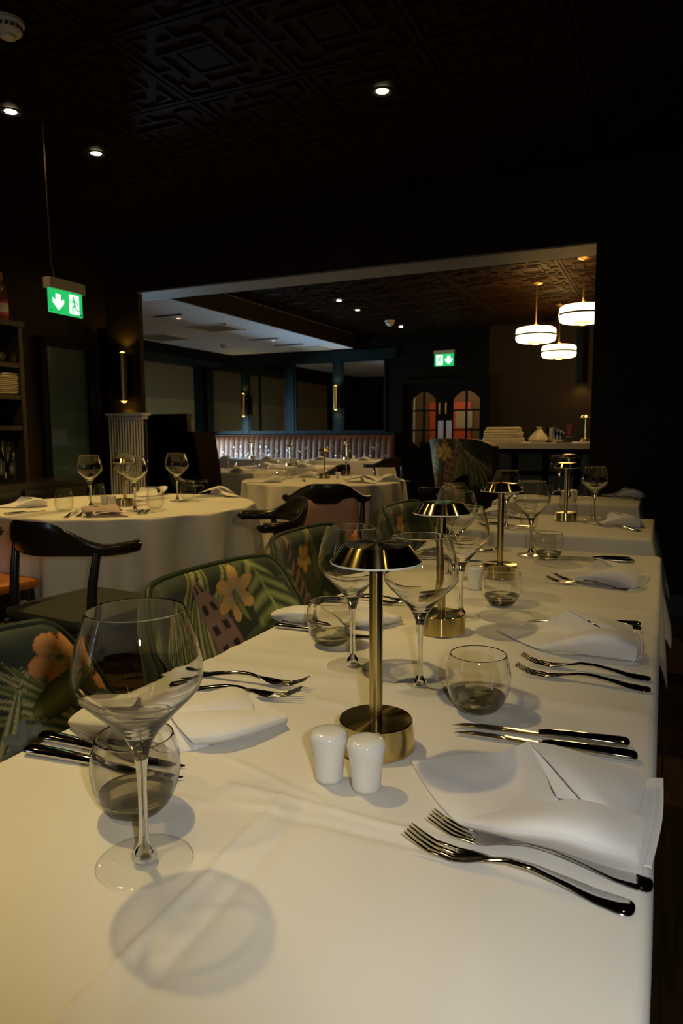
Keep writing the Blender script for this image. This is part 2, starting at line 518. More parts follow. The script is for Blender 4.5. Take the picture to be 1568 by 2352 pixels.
# unseen tall window added behind the camera, so its light glints in the glasses
for o in [o for o in bpy.data.objects if o.name == 'wall_near']: bpy.data.objects.remove(o)
m = MB(); m.bbox((XL - .15, -1.85, 0), (-3.5, -1.7, H + .1)); m.bbox((-2.9, -1.85, 0), (XR + .15, -1.7, H + .1)); m.bbox((-3.5, -1.85, 0), (-2.9, -1.7, .9)); m.bbox((-3.5, -1.85, 2.3), (-2.9, -1.7, H + .1))
struct(m.obj('wall_near', 'wall', smooth=False))
m = MB()
for X in (-3.48, -2.92): m.box((X, -1.78, 1.6), (.04, .06, 1.4))
for Z in (.92, 1.6, 2.28): m.box((-3.2, -1.78, Z), (.6, .05, .04))
wn = struct(m.obj('window_5', 'teal', smooth=False))
for Z in (1.26, 1.94): MB().box((-3.2, -1.78, Z), (.52, .006, .62)).obj('pane', 'pane', wn, False)
GLINT_LIGHT = lamp('window_daylight_or_glint', 'AREA', (-3.2, -2.1, 1.6), 9, (.8, .9, 1.0), .6, aim=(-3.2, 0, 1.6)); GLINT_LIGHT.data.shape = 'RECTANGLE'; GLINT_LIGHT.data.size_y = 1.4  # area light added outside that window for reflections in the glass
# window wall of the far room: two blind-covered windows in view, one clear window out of sight that lets the daylight in
wl = MB()
XW = XBL
wins = [(5.9, 7.35, .55, 2.38), (7.6, 9.0, .55, 2.38), (9.3, 10.78, .62, 2.38)]
ys = [YW2] + [q for w in wins for q in w[:2]] + [YB]
for k in range(0, len(ys), 2):
    wl.bbox((XW - .2, ys[k], 0), (XW, ys[k + 1], H + .1))
for a, b, z0, z1 in wins:
    wl.bbox((XW - .2, a, 0), (XW, b, z0)); wl.bbox((XW - .2, a, z1), (XW, b, H + .1))
struct(wl.obj('wall_far_left', 'teal', smooth=False))
for k, (a, b, z0, z1) in enumerate(wins):
    m = MB()
    for y in (a + .03, b - .03, (a + b) / 2): m.box((XW - .1, y, (z0 + z1) / 2), (.06, .06, z1 - z0))
    for z in (z0 + .03, z1 - .03): m.box((XW - .1, (a + b) / 2, z), (.058, b - a, .06))
    wn = struct(m.obj('window_%d' % (k + 1), 'teal', smooth=False))
    MB().bbox((XW - .104, a + .05, z0 + .05), (XW - .098, (a + b) / 2 - .02, z1 - .05)).obj('pane', 'pane', wn, False)
    MB().bbox((XW - .104, (a + b) / 2 + .02, z0 + .05), (XW - .098, b - .05, z1 - .05)).obj('pane', 'pane', wn, False)
for k, (a, b, z0, z1) in enumerate(wins):
    bl = thing('roller_blind', ('olive roller blind on window nearest the booth, pulled fully down', 'olive roller blind on the middle far window, pulled fully down', 'olive roller blind left of the mirrors, stopping short of the sill')[k], 'blind', (XW + .012, (a + b) / 2, z1), 0, 'olive roller blinds')
    hb = z1 - (1.02 if k == 2 else z0 + .02)
    MB().tube([(0, -(b - a) / 2 - .05, .03), (0, (b - a) / 2 + .05, .03)], .025).obj('roller', 'teal', bl)
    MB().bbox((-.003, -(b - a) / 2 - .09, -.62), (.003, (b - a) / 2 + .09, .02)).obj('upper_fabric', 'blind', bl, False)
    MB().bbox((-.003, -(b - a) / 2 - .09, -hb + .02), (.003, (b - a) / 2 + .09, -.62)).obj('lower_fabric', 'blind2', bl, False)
    MB().bbox((-.008, -(b - a) / 2 - .09, -hb), (.008, (b - a) / 2 + .09, -hb + .02)).obj('bottom_bar', 'teal', bl, False)
# white lowered ceiling with its fittings, header over the windows, cornice
ZW = 2.575; XE = -4.86
wc = struct(MB().bbox((-7.3, YW2, ZW), (XE, YB, H + .012)).obj('ceiling_lowered', 'whiteceil', smooth=False))
struct(MB().bbox((XE - .0, YW2, ZW - .002), (XE + .03, YB, H)).obj('trim_2', 'wallbrown', smooth=False))
struct(MB().bbox((XBL, YW2, 2.42), (-7.3, YB, H)).obj('trim_3', 'wall', smooth=False))
struct(MB().prism([(-7.95, 2.42), (-7.42, 2.42), (-7.62, 2.36), (-7.95, 2.36)], 0, YB - YW2, Matrix(((1, 0, 0, 0), (0, 0, 1, YW2), (0, 1, 0, 0), (0, 0, 0, 1)))).obj('trim_4', 'teal', smooth=False))
def vent(px, py, w, d, label):
    p = at(px, py, ZW); v = thing('ceiling_vent', label, 'vent', (p.x, p.y, ZW - .001), 0, 'ceiling vents')
    m = MB()
    for s in (-1, 1):
        m.box((s * w / 2, 0, -.006), (.04, d + .04, .012)); m.box((0, s * d / 2, -.006), (w - .04, .04, .012))
    m.obj('frame', 'plastic', v, False)
    for k in range(7): MB().box((0, -d / 2 + .06 + k * (d - .12) / 6, -.006), (w - .05, .02, .006), Matrix.Rotation(.5, 3, 'X')).obj('slat', 'plastic', v, False)
vent(497, 753, .55, .55, 'square grey vent in white ceiling nearest its dark edge')
vent(372, 775, .6, .6, 'square grey vent in white ceiling beside the left pillar')
vent(712, 800, .5, .5, 'square grey vent at far end of white ceiling')
for px, py, w, t in ((480, 746, .5, 'over the middle vent'), (385, 724, .4, 'at the near end'), (605, 778, .5, 'halfway along'), (662, 791, .5, 'near the far wall')):
    p = at(px, py, ZW); tag(MB().box((0, 0, 0), (w, .05, .012)).obj('slot_diffuser', 'dark', smooth=False), 'narrow black air slot in white ceiling, ' + t, 'vent', 'air slots in the white ceiling').location = (p.x, p.y, ZW - .005)

# ------------------------------------------------------------------ ceiling fittings
def downlight_proto(emit, name='downlight'):
    o = thing(name, '', 'downlight')
    MB().lathe([(.030, -.002), (.046, -.006), (.052, -.003), (.052, .0), (.030, .0)], 28, cap=False).obj('rim', 'dark' if emit == 'bulb' else 'plastic', o)
    MB().lathe([(0, -.004), (.02, -.004), (.029, -.001), (.029, .004)], 24, cap=False).obj('bulb', emit, o)
    return Proto(o)
DLP = downlight_proto('bulb'); DLW = downlight_proto('bulbsmall')
def downlight(X, Y, Z, label, power, caustic=False, proto=DLP, spot=105, size=.025, aim=None):
    proto.put((X, Y, Z - .011 if Z == H else Z), 0, label, 'ceiling downlights')
    if power:
        lamp('downlight_or_fill', 'SPOT', (X, Y, Z - .03), power, WARM, size, caustic, spot, aim or (X, Y, 0))
downlight(-3.11, 2.77, H, 'round lit downlight in dark tiled ceiling, lower left below the smoke alarm', DL_POWER * 2.9, True)
downlight(-3.11, 3.37, H, 'round lit downlight in dark tiled ceiling above the hanging green sign', DL_POWER * 2.9, True)
downlight(-1.31, 3.37, H, 'largest lit downlight, alone in middle of dark tiled ceiling', DL_POWER * 1.5, True, aim=(-.65, 3.1, .75), spot=85)
downlight(-3.76, 8.2, H, 'lit downlight in far tiled ceiling, highest of the three over the opening', DL_POWER * 1.6)
downlight(-3.82, 8.93, H, 'lit downlight in far tiled ceiling, middle one of three', DL_POWER * 1.6)
downlight(-3.80, 10.6, H, 'lit downlight beside the far smoke alarm', DL_POWER * .4)
# unseen lamps, two read off glass shadows, the rest added for brightness, above and behind the camera, and over the middle of the far room, hidden by the lintel
for X, Y, k, ca, an in ((-1.91, 1.57, .8, False, 120), (-1.31, .97, 3.6, True, 74), (-.71, -.53, 1.9, True, 74), (.49, .37, .12, False, 100), (-2.51, .37, .6, False, 100), (-2.51, 5.77, 1.6, False, 110), (-3.71, 6.37, .9, False, 110), (-1.31, 6.0, 1.6, False, 110)):
    lamp('downlight_or_fill', 'SPOT', (X, Y, H - .03), DL_POWER * k, WARM2 if ca else WARM, .032, ca, an, (X, Y, 0))
# unseen lamp added over the aisle on the right, tilted to brighten the chairs' faces
lamp('downlight_or_fill', 'SPOT', (1.09, 1.57, H - .03), DL_POWER * 1.5, WARM2, .03, False, 58, (-1.05, 2.3, .75))
for px, py, t in ((410, 731, 'nearest the opening'), (417, 797, 'lowest, by the window header'), (627, 782, 'towards the mirrors')):
    p = at(px, py, ZW); downlight(p.x, p.y, ZW - .001, 'small warm downlight in white ceiling, ' + t, 5, False, DLW, size=.03)
def alarm_proto():
    o = thing('smoke_alarm', '', 'smoke alarm')
    MB().lathe([(.0, 0), (.058, 0), (.058, -.012), (.052, -.018), (.0, -.018)], 28).obj('mount', 'plastic', o)
    MB().lathe([(.05, -.018), (.05, -.036), (.044, -.044), (.030, -.050), (.026, -.060), (.012, -.066), (0, -.066)], 28).obj('cover', 'plastic', o)
    m = MB()
    for k in range(16):
        a = 2 * PI * k / 16; m.box((.049 * math.cos(a), .049 * math.sin(a), -.029), (.006, .008, .012), Matrix.Rotation(a, 3, 'Z'))
    m.obj('grille', 'dark', o, False)
    return Proto(o)
AL = alarm_proto()
p = at(16, 42, H); AL.put((p.x, p.y, H - .009), 0, 'white round smoke alarm at top left corner of tiled ceiling', 'smoke alarms', 1.1)
p = at(895, 735, H); AL.put((p.x, p.y, H - .009), 0, 'white round smoke alarm in far tiled ceiling beside a downlight', 'smoke alarms', 1.25)
p = at(515, 791, ZW); AL.put((p.x, p.y, ZW), 0, 'white round smoke alarm on white ceiling before the mirrors', 'smoke alarms', 1.1)

# exit signs: run-man-in-door and arrow
def sign_shapes(flip):
    """polygons in sign plane (x right, y up), unit = sign height; returns white door, green man, white arrow"""
    arrow = [(-.15, .30), (.15, .30), (.15, .02), (.30, .10), (.30, -.08), (0, -.36), (-.30, -.08), (-.30, .10), (-.15, .02)]
    arrow = [(0.14, .30), (.14, .0), (.27, .12), (.31, .12), (.31, -.06), (0, -.36), (-.31, -.06), (-.31, .12), (-.27, .12), (-.14, .0), (-.14, .30)]
    return arrow
def exit_sign(name, label, W_, H_, flip, hang):
    o = thing(name, label, 'exit sign')
    # local: x right along the sign, y out of its face, z up
    MB().bbox((-W_ / 2, -.006, -H_), (W_ / 2, .006, 0)).obj('panel', 'signgreen', o, False)
    MB().bbox((-W_ / 2 - .008, -.024, 0), (W_ / 2 + .008, .024, .055)).obj('housing', 'greyplastic', o, False)
    R = lambda cx, y0: Matrix(((1, 0, 0, cx), (0, 0, -1, y0), (0, 1, 0, -H_ / 2), (0, 0, 0, 1)))
    ax, mx_ = (W_ * .24, -W_ * .24) if flip else (-W_ * .24, W_ * .24)
    k = H_ * 1.02
    MB().prism([(x * k, y * k) for x, y in sign_shapes(0)], 0, .0015, R(ax, -.006)).obj('arrow', 'signwhite', o, False)
    d = MB().prism([(x * k, y * k) for x, y in ((-.28, -.40), (.28, -.40), (.28, .40), (-.28, .40))], 0, .0012, R(mx_, -.006)).obj('door_pictogram', 'signwhite', o, False)
    mm = MB(); s = -1 if not flip else 1
    def limb(a, b, w):
        a = Vector((a[0] * s, a[1])); b = Vector((b[0] * s, b[1])); q = (b - a).normalized(); nrm = Vector((-q.y, q.x)) * w / 2
        mm.prism([((p + t).x * k, (p + t).y * k) for p, t in ((a, nrm), (a, -nrm), (b, -nrm), (b, nrm))], .0012, .0024, R(mx_, -.006))
    mm.prism([((.05 * s + .06 * math.cos(t * PI / 6)) * k, (.27 + .06 * math.sin(t * PI / 6)) * k) for t in range(12)], .0012, .0024, R(mx_, -.006))
    limb((.03, .2), (-.03, -.04), .11); limb((.03, .17), (.2, .08), .05); limb((.2, .08), (.26, .16), .045); limb((.0, .17), (-.16, .1), .05); limb((-.16, .1), (-.2, -.02), .045)
    limb((-.01, -.03), (.12, -.17), .07); limb((.12, -.17), (.08, -.36), .06); limb((-.04, -.03), (-.12, -.2), .07); limb((-.12, -.2), (-.27, -.25), .055)
    mm.obj('running_figure', 'signgreen', d, False)
    for sx in (-1, 1):
        MB().lathe([(.005, -.0075), (.005, .0075)], 10, (sx * (W_ / 2 - .012), 0, -H_ + .012), True, Matrix.Rotation(PI / 2, 3, 'X')).obj('screw', 'steel', o)
    if hang:
        MB().tube([(-W_ / 2 + .05, 0, .055), (-W_ / 2 + .03, 0, .13), (-W_ / 2 + .02, 0, hang)], .003, 8).obj('cable', 'brownwood', o)
    return o
XS = -3.0
pa, pb, pc = atx(110, 652, XS), atx(186, 683, XS), atx(186, 714, XS)
s1 = exit_sign('exit_sign', 'green lit exit sign hanging from dark ceiling, arrow on its left half', abs(pb.y - pa.y) + .01, .125, False, H - (pa.z + pb.z) / 2 - .0)
s1.location = (XS, (pa.y + pb.y) / 2, (pa.z + pb.z) / 2 - .004); s1.rotation_euler = (0, 0, PI / 2 + math.radians(2))
pa, pb, pc = aty(998, 814, YB - .06), aty(1042, 812, YB - .06), aty(1020, 840, YB - .06)
s2 = exit_sign('exit_sign', 'green lit exit sign on far dark wall above the glazed doors', pb.x - pa.x, pa.z - pc.z + .005, True, 0)
s2.location = ((pa.x + pb.x) / 2, YB - .06, pa.z)

# pendants
def pendant_proto():
    o = thing('pendant_lamp', '', 'pendant lamp')
    # origin: centre of the glass drum
    MB().lathe([(.02, -.075), (.17, -.075), (.2, -.066), (.213, -.05), (.215, -.03), (.215, -.008)], 48, cap=False).obj('lower_glass', 'opal', o)
    MB().lathe([(.215, .008), (.215, .05), (.208, .066), (.19, .078), (.02, .08)], 48, cap=False).obj('upper_glass', 'opal', o)
    MB().lathe([(.2165, -.011), (.222, -.008), (.222, .008), (.2165, .011), (.19, .011), (.19, -.011), (.2165, -.011)], 48, cap=False).obj('band', 'blackwood', o)
    MB().lathe([(0, .078), (.05, .078), (.05, .084), (.024, .09), (.024, .112), (.008, .118), (.004, .12), (0, .12)], 24).obj('neck', 'brassplain', o)
    MB().lathe([(.075, -.074), (.075, -.086), (.058, -.088), (.058, -.078)], 32, cap=False).obj('ring', 'brassplain', o)
    MB().lathe([(0, -.104), (.03, -.098), (.052, -.086), (.056, -.079)], 28, cap=False).obj('lens', 'opalend', o)
    return o
for k, (px, py, w, t) in enumerate(((1230, 770, 89, 'over the bar, leftmost of the three'), (1338, 722, 104, 'highest and largest, cut by the dark pillar'), (1283, 808, 76, 'smallest and lowest of the three over the bar'))):
    o = pendant_proto() if k == 0 else dup(PD, (0, 0, 0))
    if k == 0: PD = o
    d = ray(px, py); D = .43 * FPX / w; p = CAM + d * D
    o.location = p; o['label'] = 'lit white opal drum pendant lamp, ' + t; o['group'] = 'opal pendant lamps'
    if k:
        for c in list(o.children):
            if c.name.startswith(('rod', 'ceiling_rose')): bpy.data.objects.remove(c)
    MB().tube([(0, 0, .118), (0, 0, H - p.z - .03)], .006, 8).obj('rod', 'brassplain', o)
    MB().lathe([(0, 0), (.06, 0), (.06, -.015), (.02, -.03), (0, -.03)], 24, (0, 0, H - p.z - .011)).obj('ceiling_rose', 'brassplain', o)
    lamp('pendant_glow', 'POINT', (p.x, p.y, p.z + .16), 17, (1.0, .53, .13), .15)
    lamp('pendant_glow', 'POINT', (p.x, p.y, p.z - .2), 12, (1.0, .56, .14), .15)

# wall sconces
def sconce_proto(h, sd):
    o = thing('wall_sconce', '', 'wall light')
    # local: wall is at y = 0, fixture stands out to -y; brass half on one side of a black box
    MB().lathe([(.034, -h / 2), (.036, -h / 2), (.036, h / 2), (.034, h / 2)], 24, (sd * .03, -.06, 0), cap=False).obj('tube', 'brassplain', o)
    MB().bbox((-.062, -.075, -h * .42), (.062, 0, h * .42)).obj('box', 'wall', o, False)
    for z in (-1, 1):
        MB().lathe([(0, z * (h / 2 + .014)), (.018, z * (h / 2 + .008)), (.028, z * (h / 2 - .004)), (.028, z * (h / 2 - .02))], 20, (sd * .03, -.06, 0), cap=False).obj('bulb', 'sconceglow', o)
    return Proto(o)
SCN = sconce_proto(.40, -1); SCN2 = sconce_proto(.40, 1)
def sconce(loc, rz, label, power, P=SCN):
    P.put(loc, rz, label, 'brass wall lights')
    for k in (-1, 1):
        l = Vector(loc) + Vector((.03 if P is SCN2 else -.03, -.06, k * .235))
        lamp('sconce_glow', 'SPOT', l, power, (1.0, .62, .10), .02, False, 130, l + Vector((0, .04, k)))
p = aty(288, 868, YW); sconce((p.x, YW, p.z), 0, 'brass tube wall light on dark wall above the radiator', 1.6, SCN2)
p = aty(568, 931, YB); sconce((p.x, YB - .03, p.z), 0, 'brass tube wall light between first and second mirrors', 1.6)
p = aty(779, 914, YB); sconce((p.x, YB - .03, p.z), 0, 'brass tube wall light between third and fourth mirrors', 1.6)
# tall cylinder light on far wall by the pillar
p0, p1 = aty(1339, 757, YB), aty(1339, 878, YB)
cyl = thing('cylinder_wall_light', 'tall dark cylinder wall light with lit lower end, beside bar', 'wall light', (p0.x, YB - .12, p1.z))
hh = p0.z - p1.z
MB().lathe([(.068, 0), (.073, 0), (.073, hh), (.0, hh)], 28, cap=False).obj('tube', 'wall', cyl)
MB().bbox((-.03, .07, hh * .2), (.03, .12, hh * .8)).obj('bracket', 'wall', cyl, False)
MB().lathe([(0, .02), (.068, .02)], 24, cap=False).obj('bulb', 'opalend', cyl)
lamp('cylinder_glow', 'SPOT', (p0.x, YB - .12, p1.z - .02), 3, (1, .62, .22), .05, False, 140, (p0.x, YB - .12, 0))

# ------------------------------------------------------------------ far wall: mirrors, piers, banquette, doors
xm = [(478, 555), (576, 655), (681, 765), (791, 882)]
zt, zb = aty(680, 838, YB).z, 1.19
for k, (a, b) in enumerate(xm):
    xa, xb = aty(a, 920, YB).x, aty(b, 920, YB).x
    o = thing('wall_mirror', 'tall dark mirror above the banquette, ' + ('leftmost, reflecting only the blind', 'second from the left, right of a wall light', 'third from the left, left of a wall light', 'rightmost, nearest the glazed doors')[k], 'mirror', ((xa + xb) / 2, YB, zb), 0, 'mirrors above the banquette')
    w = xb - xa; h = zt - zb
    MB().bbox((-w / 2, -.014, 0), (w / 2, -.006, h)).obj('mirror_glass', 'mirror', o, False)
    m = MB()
    for s in (-1, 1): m.box((s * (w / 2 + .012), -.012, h / 2), (.024, .024, h + .048)); m.box((0, -.012, h / 2 + s * (h / 2 + .012)), (w, .024, .024))
    m.obj('mirror_frame', 'teal', o, False)
xa, xb = aty(462, 920, YB).x, aty(910, 920, YB).x
struct(MB().bbox((xa - .1, YB - .03, 1.12), (xb, YB + .001, 1.165)).obj('trim_5', 'teal', smooth=False))
struct(MB().bbox((xa - .1, YB - .03, zt + .03), (xb, YB + .001, zt + .2)).obj('trim_6', 'teal', smooth=False))
for k, (a, b) in enumerate(((556, 575), (656, 680), (766, 790))):
    struct(MB().bbox((aty(a + 1, 920, YB).x + .02, YB - .03, 1.165), (aty(b - 1, 920, YB).x - .02, YB + .001, zt + .03)).obj('trim_%d' % (7 + k), 'teal', smooth=False))
bx0, bx1 = aty(462, 1000, YB - .1).x, aty(908, 1000, YB - .1).x
bx0 = max(bx0, XBL + .05)
bq = thing('banquette', 'long brown channelled leather banquette along far wall under mirrors', 'bench', ((bx0 + bx1) / 2, YB - .115, 0))
L = bx1 - bx0; nch = int(L / .105)
ch = MB()
def channel(w):
    prof = []
    for i in range(7):
        t = -1 + 2 * i / 6; prof.append((t * w / 2, -.115 - .013 * math.sqrt(max(0, 1 - t * t * .98))))
    secs = []
    for z, k, dy in ((.46, 1, .0), (.7, 1, .01), (1.0, 1, .035), (1.075, .95, .045), (1.105, .6, .06), (1.115, .2, .07)):
        secs.append([Vector((x, y * k + dy * 1, z)) for x, y in prof] + [Vector((w / 2, -.005, z)), Vector((-w / 2, -.005, z))])
    return MB().sweep(None, secs).mesh('channel', MT['brownleather'], True, 60)
cm = channel(L / nch - .002)
for k in range(nch): place('channel', cm, bq, (-L / 2 + (k + .5) * L / nch, 0, 0))
m = MB(); cush(m, (0, -.33), L / 2, .25, .30, .46, .04, .03); m.obj('seat', 'brownleather', bq)
MB().bbox((-L / 2 + .02, -.52, 0), (L / 2 - .02, -.02, .30)).obj('plinth', 'blackwood', bq, False)
# glazed double doors
dx0, dx1 = aty(926, 950, YB).x, aty(1112, 950, YB).x; dz = aty(1020, 881, YB).z
fr = MB()
dm = (dx0 + dx1) / 2
for X in (dx0 - .04, dx1 + .04): fr.bbox((X - .04, YB - .05, 0), (X + .04, YB + .16, dz + .08))
fr.bbox((dx0, YB - .05, dz), (dx1, YB + .16, dz + .08))
# cut an opening in far wall by building the wall beside it
for o in [o for o in bpy.data.objects if o.name == 'wall_far']:
    bpy.data.objects.remove(o)
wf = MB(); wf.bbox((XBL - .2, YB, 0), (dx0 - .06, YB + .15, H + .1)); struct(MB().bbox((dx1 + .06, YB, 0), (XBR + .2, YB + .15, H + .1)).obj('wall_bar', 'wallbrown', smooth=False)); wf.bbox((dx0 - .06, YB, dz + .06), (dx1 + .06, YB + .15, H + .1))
struct(wf.obj('wall_far', 'wall', smooth=False))
struct(fr.obj('trim_10', 'wall', smooth=False))
for k, (a, b) in enumerate(((dx0 + .005, dm - .004), (dm + .004, dx1 - .005))):
    w = b - a; o = struct(thing('door_%d' % (k + 1), '', 'door', ((a + b) / 2, YB + .04, 0)))
    del o['label']; del o['category']
    zt1, zb1 = aty(1020, 897, YB).z, aty(1020, 1033, YB).z
    # glass opening: arch top and bottom
    ga, gb = (-w / 2 + .14, w / 2 - .125) if k == 0 else (-w / 2 + .155, w / 2 - .075)
    m = MB(); T = .045
    m.bbox((-w / 2, -T / 2, 0), (ga, T / 2, dz - .005)); m.bbox((gb, -T / 2, 0), (w / 2, T / 2, dz - .005))
    m.bbox((ga, -T / 2, 0), (gb, T / 2, zb1)); m.bbox((ga, -T / 2, zt1), (gb, T / 2, dz - .005))
    # arched spandrels
    na = 18
    for z, s in ((zt1, 1), (zb1, -1)):
        for i in range(na):
            xa_, xb_ = ga + (gb - ga) * i / na, ga + (gb - ga) * (i + 1) / na
            f = abs((i + .5) / na - .5) * 2; dd = .13 * f ** 1.8 + .004
            m.bbox((xa_, -T / 2, z - s * dd), (xb_, T / 2, z))
    m.obj('door_leaf', 'wall', o, False)
    gm = MB(); gc = (ga + gb) / 2
    gm.box((gc, 0, (zt1 + zb1) / 2), (.028, .04, zt1 - zb1))
    for q in (1 / 3, 2 / 3): gm.box((gc, 0, zb1 + (zt1 - zb1) * q), (gb - ga, .038, .028))
    gm.obj('glazing_bar', 'wall', o, False)
    for ci in range(2):
        for ri in range(3):
            x0_ = ga + (gb - ga) * ci / 2 + .01; z0_ = zb1 + (zt1 - zb1) * ri / 3 + .01
            MB().bbox((x0_, -.003, z0_), (x0_ + (gb - ga) / 2 - .02, .003, z0_ + (zt1 - zb1) / 3 - .02)).obj('pane', 'pane', o, False)
    sx = 1 if k == 0 else -1
    px0 = aty(1011 if k == 0 else 1030, 985, YB).x - (a + b) / 2
    MB().bbox((px0 - .045, -T / 2 - .004, aty(1011, 1009, YB).z), (px0 + .045, -T / 2, aty(1011, 966, YB).z)).obj('push_plate', 'greyplate', o, False)
    hxp = (w / 2 - .05) * sx
    MB().tube([(hxp, -T / 2, 1.45), (hxp, -T / 2 - .04, 1.45), (hxp, -T / 2 - .04, 1.62), (hxp, -T / 2, 1.62)], .012, 8).obj('handle', 'brassplain', o)
# lobby seen through the glazed doors
lb = MB(); lb.bbox((dx0 - .8, YB + 1.7, 0), (dx1 + .8, YB + 1.8, 2.6)); lb.bbox((dx0 - .9, YB + .15, 0), (dx0 - .8, YB + 1.8, 2.6)); lb.bbox((dx1 + .8, YB + .15, 0), (dx1 + .9, YB + 1.8, 2.6)); lb.bbox((dx0 - .8, YB + .15, 2.5), (dx1 + .8, YB + 1.7, 2.6))
struct(lb.obj('wall_lobby', 'lobbypaint', smooth=False))
pa, pb = aty(985, 925, YB + 1.6), aty(1078, 1010, YB + 1.6)
op = thing('wall_panel', 'orange red panel with a framed picture, seen through the glazed doors', 'panel', ((pa.x + pb.x) / 2, YB + 1.69, pb.z))
MB().bbox((-(pb.x - pa.x) / 2, -.04, 0), ((pb.x - pa.x) / 2, 0, pa.z - pb.z)).obj('board', 'orangeart', op, False)
MB().bbox((.12, -.055, .22), (.42, -.04, .55)).obj('picture', 'plate', op, False)
pa, pb = aty(945, 900, YB + 1.6), aty(966, 1010, YB + 1.6)
tag(MB().bbox((pa.x, YB + 1.2, 0), (pb.x, YB + 1.25, pa.z)).obj('folding_screen', 'marble', smooth=False), 'pale upright screen seen through leftmost panes of glazed doors', 'screen')
lamp('lobby_lamp', 'POINT', (dm, YB + .7, 2.3), 30, (1, .74, .45), .1)
shelf_l = thing('sideboard', 'dark red wooden sideboard in the lobby beyond the glazed doors', 'sideboard', (dm - .2, YB + 1.3, 0))
MB().bbox((-.55, -.2, .1), (.55, .2, .95)).obj('body', 'darkred', shelf_l, False)
MB().bbox((-.57, -.22, .95), (.57, .22, .98)).obj('top', 'brownwood', shelf_l, False)
for sx in (-.5, .5):
    for sy in (-.15, .15): MB().box((sx, sy, .05), (.05, .05, .1)).obj('leg', 'darkred', shelf_l, False)
# small call point left of doors
p = aty(924, 910, YB); tag(MB().box((0, 0, 0), (.03, .02, .09)).obj('wall_switch', 'orangefoil', smooth=False), 'small amber switch plate on dark wall left of glazed doors', 'switch').location = (p.x, YB - .012, p.z)

# ------------------------------------------------------------------ tablecloths and tables
ZT = 0.75
def sstep(x): return smoothstep(0, 1, x)
def rect_cloth(name, label, x0, x1, y0, y1, z, drop, step=.025, flare=.05, creases=(), seed=0, hem=None, wav=.012, caustic=False, dl=None, dn=None, df=None):
    """one square cloth: flat on the top, rounded over the edge, hanging down all round"""
    R = .012; r = random.Random(seed); ph = [r.uniform(0, 6.28) for _ in range(6)]
    def axis(a, b):
        out = [-drop + drop * i / max(1, int(drop / .04)) for i in range(int(drop / .04))]
        out += [-.02, -.012, -.006]
        n = int((b - a) / step); out += [(b - a) * i / n for i in range(n + 1)]
        m = [b - a + .006, b - a + .012, b - a + .02] + [b - a + drop * (i + 1) / max(1, int(drop / .04)) for i in range(int(drop / .04))]
        return [q for q in out + m]
    ax, ay = axis(x0, x1), axis(y0, y1)
    if dl is not None: ax = [q for q in ax if q > -dl - .001]
    LX, LY = x1 - x0, y1 - y0
    if dn is not None: ay = [q for q in ay if q > -dn - .001]
    if df is not None: ay = [q for q in ay if q < LY + df + .001]
    G = []
    for u in ax:
        row = []
        for v in ay:
            du = max(0, -u, u - LX); dv = max(0, -v, v - LY)
            su = -1 if u < 0 else 1; sv = -1 if v < 0 else 1
            px, py = min(max(u, 0), LX), min(max(v, 0), LY)
            d = max(du, dv); q = min(du, dv)
            def fall(t):
                if t <= 0: return 0, 0
                a = min(t / R, PI / 2); o = R * math.sin(a); h = R * (1 - math.cos(a)) + max(0, t - R * PI / 2)
                return o, h
            rr_ = math.hypot(du, dv); o_, h = fall(rr_); hang = max(0, h - R)
            w = wav * min(1, hang / .25)
            fl = flare * (hang / max(drop, .01))
            if du > 0 and dv > 0:
                an = math.atan2(dv, du)
                o_ += fl + w * math.sin(py * 17 + ph[0]) * math.cos(an) ** 4 + w * math.sin(px * 19 + ph[2]) * math.sin(an) ** 4 + .12 * hang * math.sin(2 * an) ** 2 * (.25 if flare < 0 else 1)
                ou, ov = o_ * math.cos(an), o_ * math.sin(an)
            elif du > 0: ou, ov = o_ + fl + w * math.sin(v * 17 + ph[0]), 0
            elif dv > 0: ou, ov = 0, o_ + fl + w * math.sin(u * 19 + ph[2])
            else: ou = ov = 0
            X = x0 + px + su * ou; Y = y0 + py + sv * ov; Z = z - h
            if d <= 0:
                for (ka, c, amp, wd, c0, c1) in creases:
                    s_, t_ = (X, Y) if ka == 'x' else (Y, X)
                    if c0 - .05 < t_ < c1 + .05:
                        cc = c(t_) if callable(c) else c
                        e = min(1, max(0, (t_ - c0 + .05) / .05)) * min(1, max(0, (c1 + .05 - t_) / .05))
                        Z += amp * e * math.exp(-((s_ - cc) / wd) ** 2)
                Z += .0007 * math.sin(X * 23 + ph[4]) * math.sin(Y * 19 + ph[5]) + .0003 * math.sin(X * 61 + 40 * Y + ph[0])
            row.append((X, Y, Z))
        G.append(row)
    o = MB().grid(G).obj(name, 'cloth', None, True, None)
    tag(o, label, 'tablecloth')
    if caustic: o.cycles.is_caustics_receiver = True
    return o
def table(label, x0, x1, y0, y1, z=ZT, group=None):
    o = thing('dining_table', label, 'table', ((x0 + x1) / 2, (y0 + y1) / 2, 0), 0, group)
    hx, hy = (x1 - x0) / 2 - .004, (y1 - y0) / 2 - .004
    MB().prism(rrect(hx, hy, .01), z - .034, z - .004).obj('tabletop', 'brownwood', o)
    MB().bbox((-hx + .06, -hy + .06, z - .1), (hx - .06, hy - .06, z - .034)).obj('apron', 'brownwood', o, False)
    for sy in ((-.55, .55) if hy > .5 else (0,)):
        ped = MB().lathe([(.05, .03), (.032, .08), (.028, .4), (.04, z - .1)], 16, (0, sy * hy, 0)).obj('pedestal', 'blackwood', o)
        MB().bbox((-.17, sy * hy - .035, 0), (.17, sy * hy + .035, .03)).obj('foot', 'blackwood', ped, False)
    return o
XA, XB = -.718, -.004
